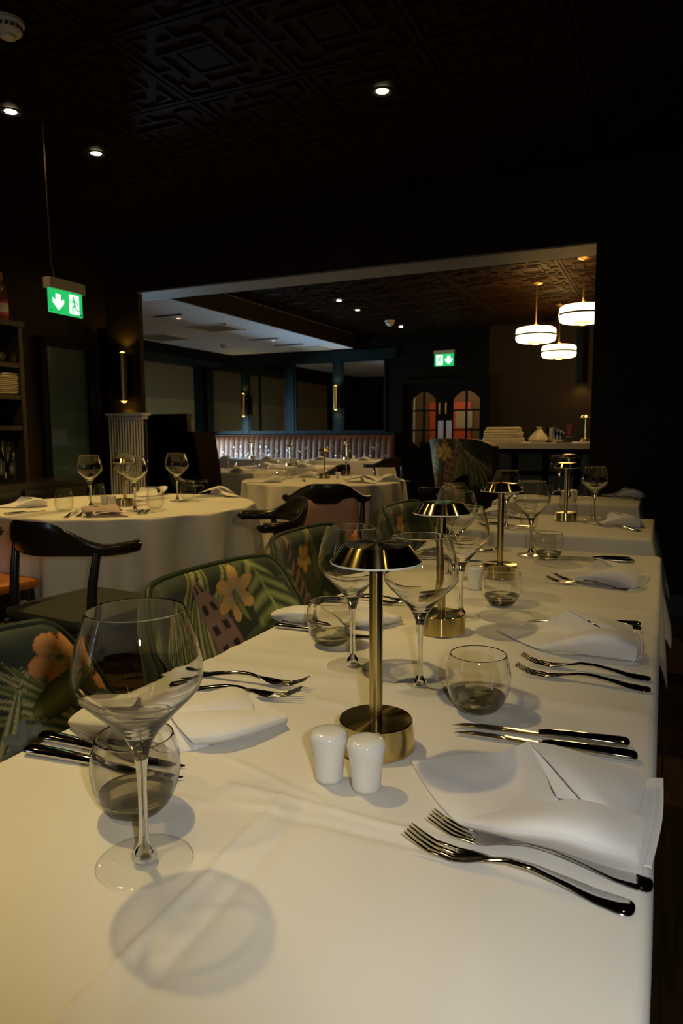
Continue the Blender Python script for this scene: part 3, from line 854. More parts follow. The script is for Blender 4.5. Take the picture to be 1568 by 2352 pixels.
# main long table: two tables end to end, near cloth overlapping the far one
table('long white-clothed dining table nearest the camera', XA, XB, -.12, .846)
table('white-clothed table butted to the nearest one, holding the second brass lamp', XA, XB, .854, 2.46)
CR_NEAR = [('x', lambda Y: -.358 - .02 * (Y - .3), .0026, .0050, -.1, .62), ('x', lambda Y: -.322 - .03 * (Y - .3), -.0018, .0075, -.1, .6), ('y', lambda X: .642 - .03 * (X + .37), .0030, .0055, -.41, -.21), ('y', lambda X: .612 + .05 * (X + .3), -.0020, .0065, -.44, -.2), ('y', lambda X: .69 - .30 * (X + .45), .0024, .0055, -.46, -.34),
    ('y', lambda X: .60 + .2 * (X + .45), .0022, .008, -.50, -.38), ('y', .30, .0018, .02, -.25, -.02), ('x', -.12, .0014, .02, .2, .55)]
rect_cloth('tablecloth', 'white cloth on the nearest end of long table, under the big wine glass', XA, XB, -.12, .862, ZT + .0015, .33, .004, -.03, CR_NEAR, 1, wav=.003, caustic=True, dl=.12, df=0)
# hem flap of near cloth lying over the far cloth
CR_FAR = [('y', lambda X: .905 - .05 * (X + .3), .0035, .011, XA, -.42), ('y', lambda X: 1.02 + .03 * X, .0045, .022, XA, -.33), ('y', lambda X: 1.12 + .06 * X, .004, .022, XA, -.42), ('y', lambda X: 1.30 + .05 * X, .0045, .024, XA, -.42), ('y', lambda X: 1.47, .003, .02, -.35, XB), ('y', lambda X: 1.68 + .06 * X, .0035, .018, -.33, XB), ('y', 1.05, .0025, .02, -.22, XB), ('y', 2.05, .0035, .024, XA, -.3), ('x', lambda Y: -.37 + .01 * Y, .002, .012, 1.0, 2.4)]
rect_cloth('tablecloth', 'white cloth on far half of long table, under second brass lamp', XA, XB, .80, 2.46, ZT, .33, .008, .0, CR_FAR, 2, wav=.006, caustic=True, dl=.12, dn=0)
table('white-clothed table just beyond the long table, with carafe and brass lamp', -.775, -.035, 2.86, 3.52)
rect_cloth('tablecloth', 'white cloth on the second table back, below the glass carafe', -.775, -.035, 2.86, 3.52, ZT, .28, .03, .05, [('y', 3.1, .003, .03, -.7, -.1)], 3, dl=.12, caustic=True)
table('small white-clothed table at the dark pillar, third along the row', -.90, -.12, 4.15, 4.62)
rect_cloth('tablecloth', 'white cloth on third table back, against the dark pillar', -.90, -.12, 4.15, 4.62, ZT, .30, .04, .03, (), 4, dl=.12, caustic=True)

def round_cloth(name, label, c, R, z, drop, nf, seed):
    r = random.Random(seed); n = 160; G = []
    fs = [(nf + k, r.uniform(.4, 1), r.uniform(0, 6.28)) for k in (-3, 0, 2, 5)]
    rad = [0.001, R * .4, R * .8, R * .97, R] + [R + .006, R + .012, R + .02] + [R + drop * k / 9 for k in range(1, 10)]
    for i in range(n + 1):
        a = 2 * PI * i / n; row = []
        f = sum(w * math.sin(k * a + p) for k, w, p in fs) / 2.2
        for s in rad:
            d = max(0, s - R); o = min(d, .012); h = max(0, d - .006)
            rr = min(s, R) + o + (.018 + .085 * f + .012 * math.sin(29 * a + seed)) * (h / drop) ** .6 if d else s
            row.append((rr * math.cos(a), rr * math.sin(a), z - h + (.0008 * math.sin(9 * s + 3 * a) if not d else 0) + (.012 * math.sin(3 * a + seed) * (h / drop))))
        G.append(row)
    m = MB().grid(G); o = m.obj(name, 'cloth', None, True, None); o.location = (c[0], c[1], 0)
    b = bmesh.new(); b.from_mesh(o.data); bmesh.ops.remove_doubles(b, verts=b.verts, dist=.0005); bmesh.ops.recalc_face_normals(b, faces=b.faces); b.to_mesh(o.data); b.free()
    o.cycles.is_caustics_receiver = True
    return tag(o, label, 'tablecloth')
def round_table(label, c, R):
    o = thing('round_table', label, 'table', (c[0], c[1], 0))
    MB().lathe([(0, ZT - .034), (R - .01, ZT - .034), (R - .006, ZT - .02), (R - .01, ZT - .004), (0, ZT - .004)], 64).obj('tabletop', 'brownwood', o)
    MB().lathe([(.05, .05), (.04, .1), (.035, .5), (.06, ZT - .034)], 20).obj('pedestal', 'blackwood', o)
    for k in range(4):
        a = PI / 4 + k * PI / 2
        MB().tube([(.03 * math.cos(a), .03 * math.sin(a), .1), (.2 * math.cos(a), .2 * math.sin(a), .07), (.36 * math.cos(a), .36 * math.sin(a), .022)], [.03, .028, .02], 8).obj('leg', 'blackwood', o)
CL = Vector((-2.77, 3.14)); RL = .705
CMD = Vector((-2.64, 5.42)); RM = .68
round_table('round white-clothed table on the left before the radiator', CL, RL)
round_cloth('tablecloth', 'white cloth hanging in folds from the left round table', CL, RL, ZT, .42, 15, 5)
round_table('round white-clothed table in the middle, just beyond the opening', CMD, RM)
round_cloth('tablecloth', 'white cloth hanging in folds from the middle round table', CMD, RM, ZT, .56, 13, 8)
FAR = {'A': (-4.9, -3.78, 6.14, 6.84), 'B': (-4.66, -3.62, 7.25, 7.95), 'C': (-4.95, -3.72, 9.35, 10.05), 'D': (-6.6, -5.3, 9.3, 10.0)}
FL = {'A': 'dim white-clothed table behind the dark booth end', 'B': 'white-clothed table in front of banquette, left of the middle lamp', 'C': 'white-clothed table against banquette at its right half', 'D': 'brightly daylit white-clothed table at left end of banquette'}
for k, (a, b, c, d) in FAR.items():
    table(FL[k], a, b, c, d)
    rect_cloth('tablecloth', 'white cloth on the ' + FL[k][FL[k].index('table'):], a, b, c, d, ZT, .42, .08, .04, (), 10 + ord(k))

# ------------------------------------------------------------------ glassware
FOOT_TOP = .0046
def spl(prof, sub=3):
    P = [Vector((r, z, 0)) for r, z in prof]; out = []
    for i in range((len(P) - 1) * sub + 1):
        q = catmull(P, i / ((len(P) - 1) * sub)); out.append((max(q.x, 0), q.y))
    return out
BOWL_OUT = [(.0064, .102), (.009, .112), (.014, .1225), (.02, .131), (.035, .147), (.050, .162), (.0545, .1675), (.0570, .1735), (.0582, .181), (.0578, .190), (.0562, .200), (.0525, .216), (.0470, .2325), (.0441, .2405), (.0436, .2416), (.0431, .242)]
BOWL_IN = [(.0426, .2416), (.0431, .2405), (.0461, .232), (.0515, .216), (.0552, .200), (.0568, .190), (.0572, .181), (.0560, .1742), (.0537, .1687), (.0492, .1635), (.034, .1486), (.019, .134), (.012, .128), (.007, .1255), (0, .1245)]
STEM = [(0, .0030), (.0098, .0034), (.0110, .0052), (.0112, .0078), (.0102, .0115), (.0080, .0150), (.0060, .0180), (.0050, .0225), (.0044, .03), (.0040, .05), (.0041, .07), (.0044, .082), (.0051, .092), (.0064, .102)]
FOOT = [(.0436, .0003), (.0445, .0011), (.0436, .0018), (.041, .0020), (.03, .0025), (.02, .0032), (.0, .0042)]
def wine_proto(real):
    o = thing('wine_glass', '', 'wine glass')
    n = 72 if real else 28
    if real:
        b = MB().lathe(BOWL_OUT + BOWL_IN, n, cap=False).obj('bowl', 'glass', o, True, None)
        st = MB().lathe(STEM, 40, cap=False).obj('stem', 'glass', o, True, None)
        b.cycles.is_caustics_caster = True; st.cycles.is_caustics_caster = True
    else:
        MB().lathe(BOWL_OUT[3:], n, cap=False).obj('bowl', 'thin', o, True, None)
        MB().lathe(STEM + BOWL_OUT[1:4] + [(.012, .128), (0, .1245)], 16, cap=False).obj('stem', 'glass', o, True, None)
    MB().lathe(FOOT, 56 if real else 24, cap=False).obj('foot', 'foot', o, True, None)
    return Proto(o)
WG = wine_proto(True); WF = wine_proto(False)
TUM_OUT = [(0, 0.0006), (.012, .0004), (.022, .0006), (.0265, .0018), (.0305, .0052), (.0355, .0115), (.0405, .021), (.0445, .033), (.0464, .045), (.0465, .055), (.0450, .066), (.0420, .077), (.0404, .082), (.0399, .0832), (.0393, .0836)]
TUM_IN = [(.0387, .0832), (.0391, .082), (.0407, .077), (.0437, .066), (.0451, .055), (.0449, .045), (.0430, .034), (.0392, .0225), (.0345, .0140), (.0275, .0092), (.018, .0074), (.009, .0069), (0, .0067)]
def tum_proto(real):
    o = thing('tumbler', '', 'water glass')
    if real:
        nb = 7
        b = MB().lathe(TUM_OUT[6:] + TUM_IN[:8], 72, cap=False).obj('wall', 'glass', o, True, None)
        c = MB().lathe(TUM_OUT[:7], 72, cap=False); c.lathe(TUM_IN[7:], 72, cap=False)
        c = c.obj('base', 'baseglass', o, True, None, fix=False)
        # normals: outer part of the base faces down, inner part faces up
        me = c.data; bm_ = bmesh.new(); bm_.from_mesh(me)
        for f in bm_.faces:
            cc = f.calc_center_median(); up = cc.z > .0060 and (cc.x ** 2 + cc.y ** 2) ** .5 < (.0285 if cc.z < .0105 else .0345)
            outward = Vector((cc.x, cc.y, 0)).normalized() * .8 + Vector((0, 0, -.6)) if not up else Vector((0, 0, 1))
            if f.normal.dot(outward) < 0: f.normal_flip()
        bm_.to_mesh(me); bm_.free()
        b.cycles.is_caustics_caster = True
    else:
        MB().lathe(TUM_OUT[3:], 28, cap=False).obj('wall', 'thin', o, True, None)
        MB().lathe(TUM_OUT[:4] + [(.029, .006), (.015, .008), (0, .0085)], 24, cap=False).obj('base', 'foot', o, True, None)
    return Proto(o)
TG = tum_proto(True); TF = tum_proto(False)
def tall_tum_proto():
    o = thing('tumbler', '', 'water glass')
    MB().lathe([(.026, .003), (.036, .012), (.042, .03), (.0425, .045), (.039, .075), (.034, .105), (.0335, .1055)], 28, cap=False).obj('wall', 'thin', o, True, None)
    MB().lathe([(0, .0008), (.022, .0008), (.026, .003), (.028, .006), (.015, .0085), (0, .009)], 24, cap=False).obj('base', 'foot', o, True, None)
    return Proto(o)
TT = tall_tum_proto()

# ------------------------------------------------------------------ brass table lamp
def lamp_proto():
    o = thing('table_lamp', '', 'table lamp')
    MB().lathe([(0, .001), (.0490, .001), (.0500, .002), (.0465, .037), (.0455, .0382), (0, .0385)], 72).obj('base', 'brass', o, True, 25)
    MB().lathe([(.0075, .038), (.0085, .0385), (.0085, .248), (.0, .248)], 28, cap=False).obj('pole', 'brass', o, True, 25)
    sh = MB().lathe([(.0565, .2395), (.0570, .2405), (.0420, .2605), (.0412, .2612), (0, .2635)], 72, cap=False).obj('shade', 'brass', o, True, 25)
    MB().lathe([(0, .246), (.053, .244), (.0562, .2385), (.0568, .2388), (.0572, .2408), (.0566, .241)], 72, cap=False).obj('diffuser', 'diffuser', sh, True, 25)
    return Proto(o)
LP = lamp_proto()
SHP = None
def shaker_proto(holes):
    o = thing('shaker', '', 'shaker')
    MB().lathe([(0, .0006), (.0135, .0006), (.0158, .002), (.0166, .006), (.0178, .022), (.0198, .038), (.0216, .047), (.0222, .0515), (.0215, .0555), (.0195, .0582), (.0150, .0600), (.008, .0609), (0, .0611)], 44, cap=False).obj('body', 'porcelain', o, True, None)
    m = MB()
    pts = [(.010 * math.cos(k * 2 * PI / 6), .010 * math.sin(k * 2 * PI / 6)) for k in range(6)] + [(0, 0)] if holes == 7 else [(.011 * math.cos(k * 2 * PI / 8), .011 * math.sin(k * 2 * PI / 8)) for k in range(8)]
    for x, y in pts: m.lathe([(0, .0609 - 6 * (x * x + y * y) + .0004), (.0010, .0607 - 6 * (x * x + y * y) + .0004)], 8, (x, y, 0), False)
    m.obj('pouring_holes', 'dark' if holes == 8 else 'porcelain', o, False)
    return Proto(o)
SP7, SP8 = shaker_proto(7), shaker_proto(8)

# ------------------------------------------------------------------ cutlery (along +x, tip or tines at +x)
def fork_proto(length=.205):
    o = thing('fork', '', 'fork'); k = length / .205
    C = [(.0, .0030, .0036, .0014), (.0006, .0062, .0036, .0022), (.0018, .0088, .0036, .0028), (.004, .0108, .0036, .0033), (.012, .0118, .0036, .0036), (.03, .0102, .0050, .0036), (.055, .0074, .0098, .0034), (.085, .0050, .0142, .0032), (.108, .0042, .0138, .0030), (.122, .0042, .0105, .0022), (.132, .0075, .0082, .0016), (.142, .0108, .0058, .0013), (.152, .0120, .0042, .0012), (.160, .0122, .0036, .0011)]
    secs = []
    for x, w, z, t in C:
        secs.append([Vector((x * k, w * math.cos(a), z + t * math.sin(a) * (1 if math.sin(a) > 0 else .7) + (.0018 * (math.cos(a) ** 2) if x > .13 else 0))) for a in [2 * PI * i / 14 for i in range(14)]])
    h = MB().sweep(None, secs).obj('handle', 'steel', o, True, 60)
    for i in range(4):
        y = (i - 1.5) * .0066; rows = []
        for x, z, w in ((.157, .0038, .0024), (.168, .0045, .0019), (.180, .0070, .0017), (.192, .0112, .0014), (.203, .0165, .0010), (.2055, .0178, .0004)):
            rows.append([Vector((x * k, y * (1 - (x - .157) * 1.6) + w * math.cos(a), z + .0016 * abs(i - 1.5) / 1.5 * (x < .17) + .0011 * math.sin(a))) for a in [2 * PI * q / 8 for q in range(8)]])
        MB().sweep(None, rows).obj('tine', 'steel', o, True, 60)
    return Proto(o)
def knife_proto(length=.225):
    o = thing('knife', '', 'knife'); k = length / .225
    secs = []
    for x, w, z, t in ((0, .003, .006, .002), (.0006, .0056, .006, .0034), (.002, .0082, .006, .0046), (.0045, .0100, .0061, .0054), (.008, .0106, .0062, .0058), (.03, .0102, .0062, .0058), (.07, .0086, .0062, .0056), (.1, .0070, .0056, .0050), (.112, .0064, .0046, .0034)):
        secs.append([Vector((x * k, w * math.cos(a), z + t * math.sin(a))) for a in [2 * PI * i / 14 for i in range(14)]])
    MB().sweep(None, secs).obj('handle', 'steel', o, True, 60)
    B = [(.108, -.0050, .0050), (.120, -.0072, .0056), (.14, -.0092, .0060), (.165, -.0098, .0062), (.19, -.0090, .0064), (.207, -.0060, .0064), (.218, -.0015, .0062), (.225, .0055, .0060)]
    secs = []
    for x, lo, hi in B:
        secs.append([Vector((x * k, lo, .0030)), Vector((x * k, (lo + hi) / 2, .0040)), Vector((x * k, hi, .0042)), Vector((x * k, hi, .0024)), Vector((x * k, (lo + hi) / 2, .0024))])
    MB().sweep(None, secs).obj('blade', 'steel', o, True, 30)
    return Proto(o)
FK, KN = fork_proto(), knife_proto()
def lay(proto, a, b, label, group, z=ZT + .0015, flip=False):
    """handle end at pixel a, tip towards pixel b; real length kept"""
    A, B = at(*a, z), at(*b, z); d = B - A
    o = proto.put((A.x, A.y, z), math.atan2(d.y, d.x), label, group)
    return o
def lay_xy(proto, A, ang, label, group, z=ZT + .001):
    return proto.put((A[0], A[1], z), ang, label, group)

# ------------------------------------------------------------------ napkins
def napkin_near():
    P = lambda x, y, z: at(x, y, ZT + .002 + z)
    m = MB(); T = .0020
    # bottom layers showing at the right end
    m.sheet(patch([[P(1100, 1850, .002), P(1300, 1790, .003), P(1523, 1788, .004)], [P(1150, 1880, .002), P(1330, 1880, .003), P(1521, 1880, .003)], [P(1230, 1940, .002), P(1380, 1960, .003), P(1496, 1992, .002)]], 10, 10), T)
    m.sheet(patch([[P(1120, 1850, .004), P(1300, 1800, .006), P(1508, 1792, .010)], [P(1150, 1880, .004), P(1330, 1880, .006), P(1500, 1890, .009)], [P(1230, 1940, .004), P(1380, 1960, .006), P(1472, 2010, .004)]], 10, 10), T)
    # left sheet
    m.sheet(patch([[P(945, 1750, .003), P(1080, 1732, .010), P(1150, 1728, .022), P(1212, 1703, .052)],
                   [P(968, 1790, .003), P(1090, 1775, .010), P(1180, 1765, .020), P(1248, 1770, .042)],
                   [P(1005, 1842, .003), P(1100, 1825, .010), P(1200, 1815, .018), P(1270, 1825, .036)],
                   [P(1052, 1892, .003), P(1130, 1872, .014), P(1220, 1862, .024), P(1300, 1852, .034)]], 16, 14), T)
    # gusset between the sheets
    m.sheet(patch([[P(1212, 1703, .052), P(1220, 1704, .053)], [P(1248, 1770, .040), P(1268, 1760, .046)], [P(1278, 1830, .034), P(1328, 1835, .040)]], 6, 12), T)
    # right flap
    m.sheet(patch([[P(1214, 1703, .054), P(1290, 1716, .046), P(1400, 1752, .034), P(1486, 1782, .022)],
                   [P(1262, 1752, .052), P(1330, 1770, .050), P(1420, 1800, .038), P(1480, 1815, .024)],
                   [P(1330, 1830, .046), P(1380, 1835, .046), P(1430, 1850, .036), P(1466, 1860, .026)],
                   [P(1395, 1890, .036), P(1415, 1890, .038), P(1438, 1895, .034), P(1452, 1892, .030)],
                   [P(1424, 1914, .028), P(1432, 1912, .029), P(1442, 1906, .029), P(1449, 1898, .028)]], 16, 18), T)
    # front roll
    m.sheet(patch([[P(1056, 1886, .010), P(1130, 1866, .026), P(1240, 1846, .044), P(1340, 1838, .050), P(1480, 1880, .030)],
                   [P(1054, 1889, .008), P(1150, 1885, .032), P(1260, 1880, .050), P(1370, 1895, .050), P(1476, 1925, .030)],
                   [P(1056, 1893, .005), P(1155, 1912, .026), P(1270, 1925, .038), P(1370, 1950, .037), P(1468, 1970, .025)],
                   [P(1060, 1896, .001), P(1160, 1924, .003), P(1270, 1957, .003), P(1370, 1988, .003), P(1459, 2013, .001)]], 20, 14), T)
    return m
nb = napkin_near()
NC = Vector((-.12, .76, 0))
nb.v = [(x - NC.x, y - NC.y, z - ZT) for x, y, z in nb.v]
nap_me = nb.mesh('napkin', MT['napkin'], True, 50)
def napkin(c, rz, label, s=1.0, z=ZT, me=None, sq=1.0):
    o = place('napkin', me or nap_me, None, (c[0], c[1], z + .0006)); o.rotation_euler = (0, 0, rz); o.scale = (s, s * sq, s)
    return tag(o, label, 'napkin', 'white folded napkins')
def napkin_left():
    P = lambda x, y, z: at(x, y, ZT + .002 + z)
    m = MB(); T = .0013
    m.sheet(patch([[P(196, 1627, .003), P(380, 1600, .005), P(536, 1578, .006), P(572, 1592, .006)], [P(170, 1650, .003), P(330, 1640, .005), P(500, 1620, .006), P(615, 1622, .005)], [P(160, 1668, .002), P(300, 1690, .003), P(460, 1680, .004), P(655, 1655, .003)], [P(188, 1688, .001), P(300, 1715, .001), P(415, 1727, .001), P(500, 1703, .001)]], 14, 12), T)
    # second layer, showing at the front left
    m.sheet(patch([[P(300, 1620, .010), P(390, 1625, .016), P(450, 1640, .014)], [P(310, 1665, .012), P(388, 1668, .016), P(460, 1680, .012)], [P(345, 1700, .006), P(420, 1722, .002), P(470, 1712, .001)]], 10, 10), T)
    # back flap rising to a soft ridge
    m.sheet(patch([[P(350, 1612, .012), P(440, 1600, .016), P(534, 1577, .014), P(570, 1592, .010)], [P(370, 1628, .018), P(450, 1618, .026), P(530, 1603, .026), P(578, 1610, .016)], [P(388, 1640, .018), P(455, 1640, .020), P(520, 1636, .018), P(582, 1632, .014)]], 14, 12), T)
    # front pocket, a puffed fold with a rolled front edge
    m.sheet(patch([[P(387, 1637, .022), P(460, 1634, .026), P(520, 1632, .026), P(578, 1631, .020)], [P(398, 1655, .022), P(470, 1652, .028), P(540, 1646, .028), P(620, 1642, .020)], [P(420, 1682, .018), P(490, 1678, .024), P(560, 1666, .024), P(652, 1648, .016)], [P(440, 1703, .012), P(505, 1698, .016), P(575, 1680, .017), P(657, 1654, .011)], [P(450, 1712, .001), P(510, 1706, .001), P(580, 1688, .001), P(655, 1660, .001)]], 16, 18), T)
    # rolled left end
    m.sheet(patch([[P(196, 1624, .006), P(250, 1612, .020), P(320, 1608, .022)], [P(172, 1640, .010), P(235, 1636, .034), P(310, 1640, .034)], [P(156, 1658, .008), P(222, 1664, .032), P(300, 1672, .030)], [P(165, 1670, .003), P(214, 1686, .014), P(300, 1697, .012)], [P(186, 1680, .001), P(215, 1692, .001), P(305, 1705, .001)]], 12, 16), T)
    return m
nl = napkin_left(); NL = Vector((-.605, .785, 0)); nl.v = [(x - NL.x, y - NL.y, z - ZT) for x, y, z in nl.v]
napl_me = nl.mesh('napkin', MT['napkin'], True, 50)
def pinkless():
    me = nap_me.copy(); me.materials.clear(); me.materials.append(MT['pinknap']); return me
napkin(NC, 0, 'large white folded napkin nearest the camera, between forks and knives').cycles.is_caustics_receiver = True
napkin((-.152, 1.395), math.radians(6), 'white folded napkin at the right edge, second from the camera', .98)
napkin((-.15, 2.03), math.radians(-3), 'white folded napkin at the right edge, third from the camera', .92)
napkin(NL, 0, 'white folded napkin at the left edge behind the big wine glass', 1, ZT, napl_me).cycles.is_caustics_receiver = True
p = at(790, 1415); napkin((p.x - .01, p.y - .01), math.radians(-8), 'white folded napkin at the left edge behind the left tumbler', .95, ZT, napl_me)
p = at(1060, 1285); napkin((p.x - .05, p.y + .0), math.radians(180), 'small-looking white napkin partly hidden behind second brass lamp', .85)
p = at(1160, 1190); napkin((p.x, p.y), math.radians(182), 'white rolled napkin left on table with the carafe', .9, ZT, None, .8)
p = at(1405, 1203); napkin((p.x, p.y), math.radians(4), 'white folded napkin right on table with the carafe', .95, ZT)
p = at(1432, 1140); napkin((p.x, p.y), math.radians(2), 'white napkin at right end of third table', .95)

# ------------------------------------------------------------------ main table settings
WGs = [(333, 1980, 'largest wine glass, nearest the camera at the left'), (810, 1530, 'wine glass just left of the nearest brass lamp'), (964, 1580, 'wine glass just right of the nearest brass lamp'), (1058, 1418, 'wine glass behind the second brass lamp at its right'), (1046, 1330, 'wine glass hidden behind the second brass lamp'), (1218, 1275, 'wine glass right of third brass lamp, behind a tumbler')]
for x, y, t in WGs:
    p = at(x, y, ZT + .0015); WG.put((p.x, p.y, ZT + .0018), rnd.uniform(0, 6), t, 'wine glasses on the long table')
for x, y, t in ((315, 1860, 'clear tumbler behind stem of the nearest wine glass'), (1096, 1630, 'clear tumbler right of nearest brass lamp, between knives and glass'), (760, 1478, 'clear tumbler left of lamp before a white napkin'), (1151, 1388, 'clear tumbler in front of third brass lamp'), (1259, 1283, 'farthest tumbler on long table, beside the handles of knives')):
    p = at(x, y, ZT + .0015); TG.put((p.x, p.y, ZT + .0018), rnd.uniform(0, 6), t, 'tumblers on the long table')
for x, y, t in ((863, 1715, 'nearest brushed brass table lamp beside the shakers'), (1012, 1450, 'second brushed brass table lamp on long table'), (1147, 1326, 'third brushed brass table lamp, behind a tumbler')):
    p = at(x, y, ZT + .0015); LP.put((p.x, p.y, ZT + .0016), rnd.uniform(0, 6), t, 'brass table lamps')
p = at(755, 1793, ZT); SP7.put((p.x, p.y, ZT + .0016), 0, 'white porcelain shaker, left one of pair by the nearest lamp', 'porcelain shakers')
p = at(841, 1815, ZT); SP8.put((p.x, p.y, ZT + .0016), .3, 'white porcelain shaker with dark holes, right one of nearest pair', 'porcelain shakers')
p = at(1090, 1354, ZT); SP7.put((p.x, p.y, ZT + .0012), .5, 'white porcelain shaker just left of third brass lamp', 'porcelain shakers')
FG, KG = 'steel dinner forks', 'steel dinner knives'
lay(FK, (1499, 2045), (955, 1897), 'steel fork nearest napkin, upper one of the closest pair', FG)
lay(FK, (1458, 2100), (960, 1948), 'steel fork nearest the camera, lower one of the closest pair', FG)
lay(FK, (1494, 1565), (1190, 1523), 'steel fork before second right napkin, upper of the pair', FG, ZT + .0005)
lay(FK, (1494, 1590), (1215, 1552), 'steel fork before second right napkin, lower of the pair', FG, ZT + .0005)
lay(FK, (1460, 1350), (1270, 1332), 'steel fork before third right napkin, upper of the pair', FG, ZT + .0005)
lay(FK, (1444, 1356), (1278, 1340), 'steel fork before third right napkin, lower of the pair', FG, ZT + .0005)
lay(FK, (440, 1552), (657, 1577), 'steel fork behind nearest left napkin, tines clear of the cloth', FG)
lay(FK, (395, 1590), (645, 1604), 'steel fork mostly covered by nearest left napkin', FG)
lay(FK, (770, 1375), (945, 1384), 'steel fork behind left tumbler, in front of the lamp pole', FG, ZT + .0005)
lay(FK, (745, 1382), (935, 1390), 'steel fork behind left tumbler, lower of two beside the lamp pole', FG, ZT + .0005)
lay(FK, (1005, 1268), (1105, 1268), 'steel fork by hidden wine glass behind second lamp', FG, ZT + .0005)
lay(KN, (1464, 1748), (1035, 1682), 'steel knife half under nearest napkin, front one of two', KG)
lay(KN, (1446, 1716), (1075, 1670), 'steel knife behind nearest napkin, back one of two', KG, ZT + .0020)
lay(KN, (62, 1728), (365, 1787), 'steel knife at left edge, front one, seen through the tumbler', KG)
lay(KN, (95, 1696), (450, 1777), 'steel knife at left edge, back one, tip beyond the tumbler', KG)
lay(KN, (632, 1441), (845, 1466), 'steel knife before left tumbler napkin, front one of two', KG, ZT + .0005)
lay(KN, (650, 1431), (885, 1458), 'steel knife before left tumbler napkin, back one of two', KG, ZT + .0005)
lay(KN, (1471, 1450), (1200, 1435), 'steel knife under second right napkin, front one, tip showing', KG, ZT + .0005)
lay(KN, (1471, 1440), (1235, 1428), 'steel knife under second right napkin, back one, tip showing', KG, ZT + .0005)
lay(KN, (1456, 1293), (1290, 1285), 'steel knife right of farthest tumbler, front one', KG, ZT + .0005)
lay(KN, (1448, 1288), (1262, 1278), 'steel knife right of farthest tumbler, back one', KG, ZT + .0005)

# second and third tables of the row
def onto(proto, x, y, label, group, rz=None, z=ZT, sc=None):
    p = at(x, y, z); return proto.put((p.x, p.y, z + .0008), rnd.uniform(0, 6) if rz is None else rz, label, group, sc)
onto(LP, 1298, 1196, 'brass table lamp in front of the glass carafe, fourth along the row', 'brass table lamps')
onto(LP, 1305, 1140, 'brass table lamp on third table, farthest of the row', 'brass table lamps')
cf = thing('carafe', 'clear conical glass carafe behind fourth brass lamp', 'carafe', at(1302, 1187, ZT) + Vector((0, 0, .001)))
MB().lathe([(.0, .001), (.046, .001), (.05, .004), (.044, .045), (.036, .085), (.028, .125), (.0275, .126)], 32, cap=False).obj('body', 'thin', cf, True, None)
MB().lathe([(.042, .012), (.0475, .016), (.041, .020)], 28, cap=False).obj('base', 'foot', cf, True, None)
onto(WG, 1162, 1212, 'wine glass left on carafe table, beside the third lamp pole', 'wine glasses on the row of tables')
onto(WG, 1363, 1194, 'wine glass right on carafe table', 'wine glasses on the row of tables')
onto(WG, 1283, 1128, 'wine glass left on third table behind brass lamps', 'wine glasses on the row of tables')
onto(WG, 1384, 1130, 'wine glass right on third table before the dark pillar', 'wine glasses on the row of tables')
onto(TT, 1214, 1214, 'tumbler on carafe table behind a wine glass', 'tumblers on the row of tables', sc=.85)
onto(TF, 1252, 1147, 'tumbler left of the lamps on third table', 'tumblers on the row of tables')
onto(TF, 1345, 1143, 'tumbler right of the lamps on third table', 'tumblers on the row of tables')
onto(SP7, 1296, 1150, 'white shaker beside lamp on third table, left one', 'porcelain shakers')
onto(SP8, 1318, 1149, 'white shaker beside lamp on third table, right one', 'porcelain shakers')
lay(FK, (1470, 1221), (1340, 1205), 'steel fork on right of carafe table', FG, ZT + .0005)
lay(KN, (1110, 1204), (1215, 1210), 'steel knife below rolled napkin left on carafe table', KG, ZT + .0005)
lay(FK, (1470, 1149), (1382, 1139), 'steel fork before right napkin on third table', FG, ZT + .0005)

# left round table
g1 = 'wine glasses on the left round table'; g2 = 'tumblers on the left round table'
onto(LP, 287, 1161, 'brass table lamp on the left round table before the radiator', 'brass table lamps')
for x, y, t in ((209, 1160, 'wine glass left of lamp on left round table'), (311, 1168, 'wine glass right of lamp on left round table'), (290, 1146, 'wine glass behind lamp on left round table'), (408, 1146, 'wine glass at right of left round table before dark booth')):
    onto(WG, x, y + 5, t, g1, sc=1.18)
for x, y, t in ((148, 1172, 'tumbler at left front of left round table'), (224, 1156, 'tumbler behind shakers on left round table'), (357, 1166, 'tumbler right of lamp on left round table'), (432, 1144, 'tumbler at right back of left round table')):
    onto(TT, x, y + 3, t, g2, sc=1.1)
onto(SP7, 241, 1163, 'white shaker left one on left round table', 'porcelain shakers'); onto(SP8, 258, 1163, 'white shaker right one, touching lamp on left round table', 'porcelain shakers')
p = at(52, 1163); napkin((p.x, p.y), 1.0, 'white napkin at left rim of left round table', .95)
p = at(505, 1141); napkin((p.x, p.y), 3.3, 'white napkin at right rim of left round table', 1.05)
p = at(332, 1138); napkin((p.x, p.y), 2.2, 'white napkin at back of left round table, right of lamp', 1.0)
pm_ = pinkless(); p = at(258, 1182); napkin((p.x, p.y), -.9, 'mauve napkin at front rim of left round table', .95, ZT, pm_)
lay(FK, (150, 1190), (195, 1172), 'steel fork at front of left round table, left one', FG, ZT + .0005)
lay(FK, (178, 1188), (222, 1170), 'steel fork at front of left round table, right one', FG, ZT + .0005)
lay(KN, (10, 1183), (82, 1176), 'steel knife at left rim of left round table', KG, ZT + .0005)
lay(KN, (318, 1182), (345, 1150), 'steel knife right of mauve napkin, left one', KG, ZT + .0005)
lay(KN, (332, 1181), (358, 1150), 'steel knife right of mauve napkin, right one', KG, ZT + .0005)
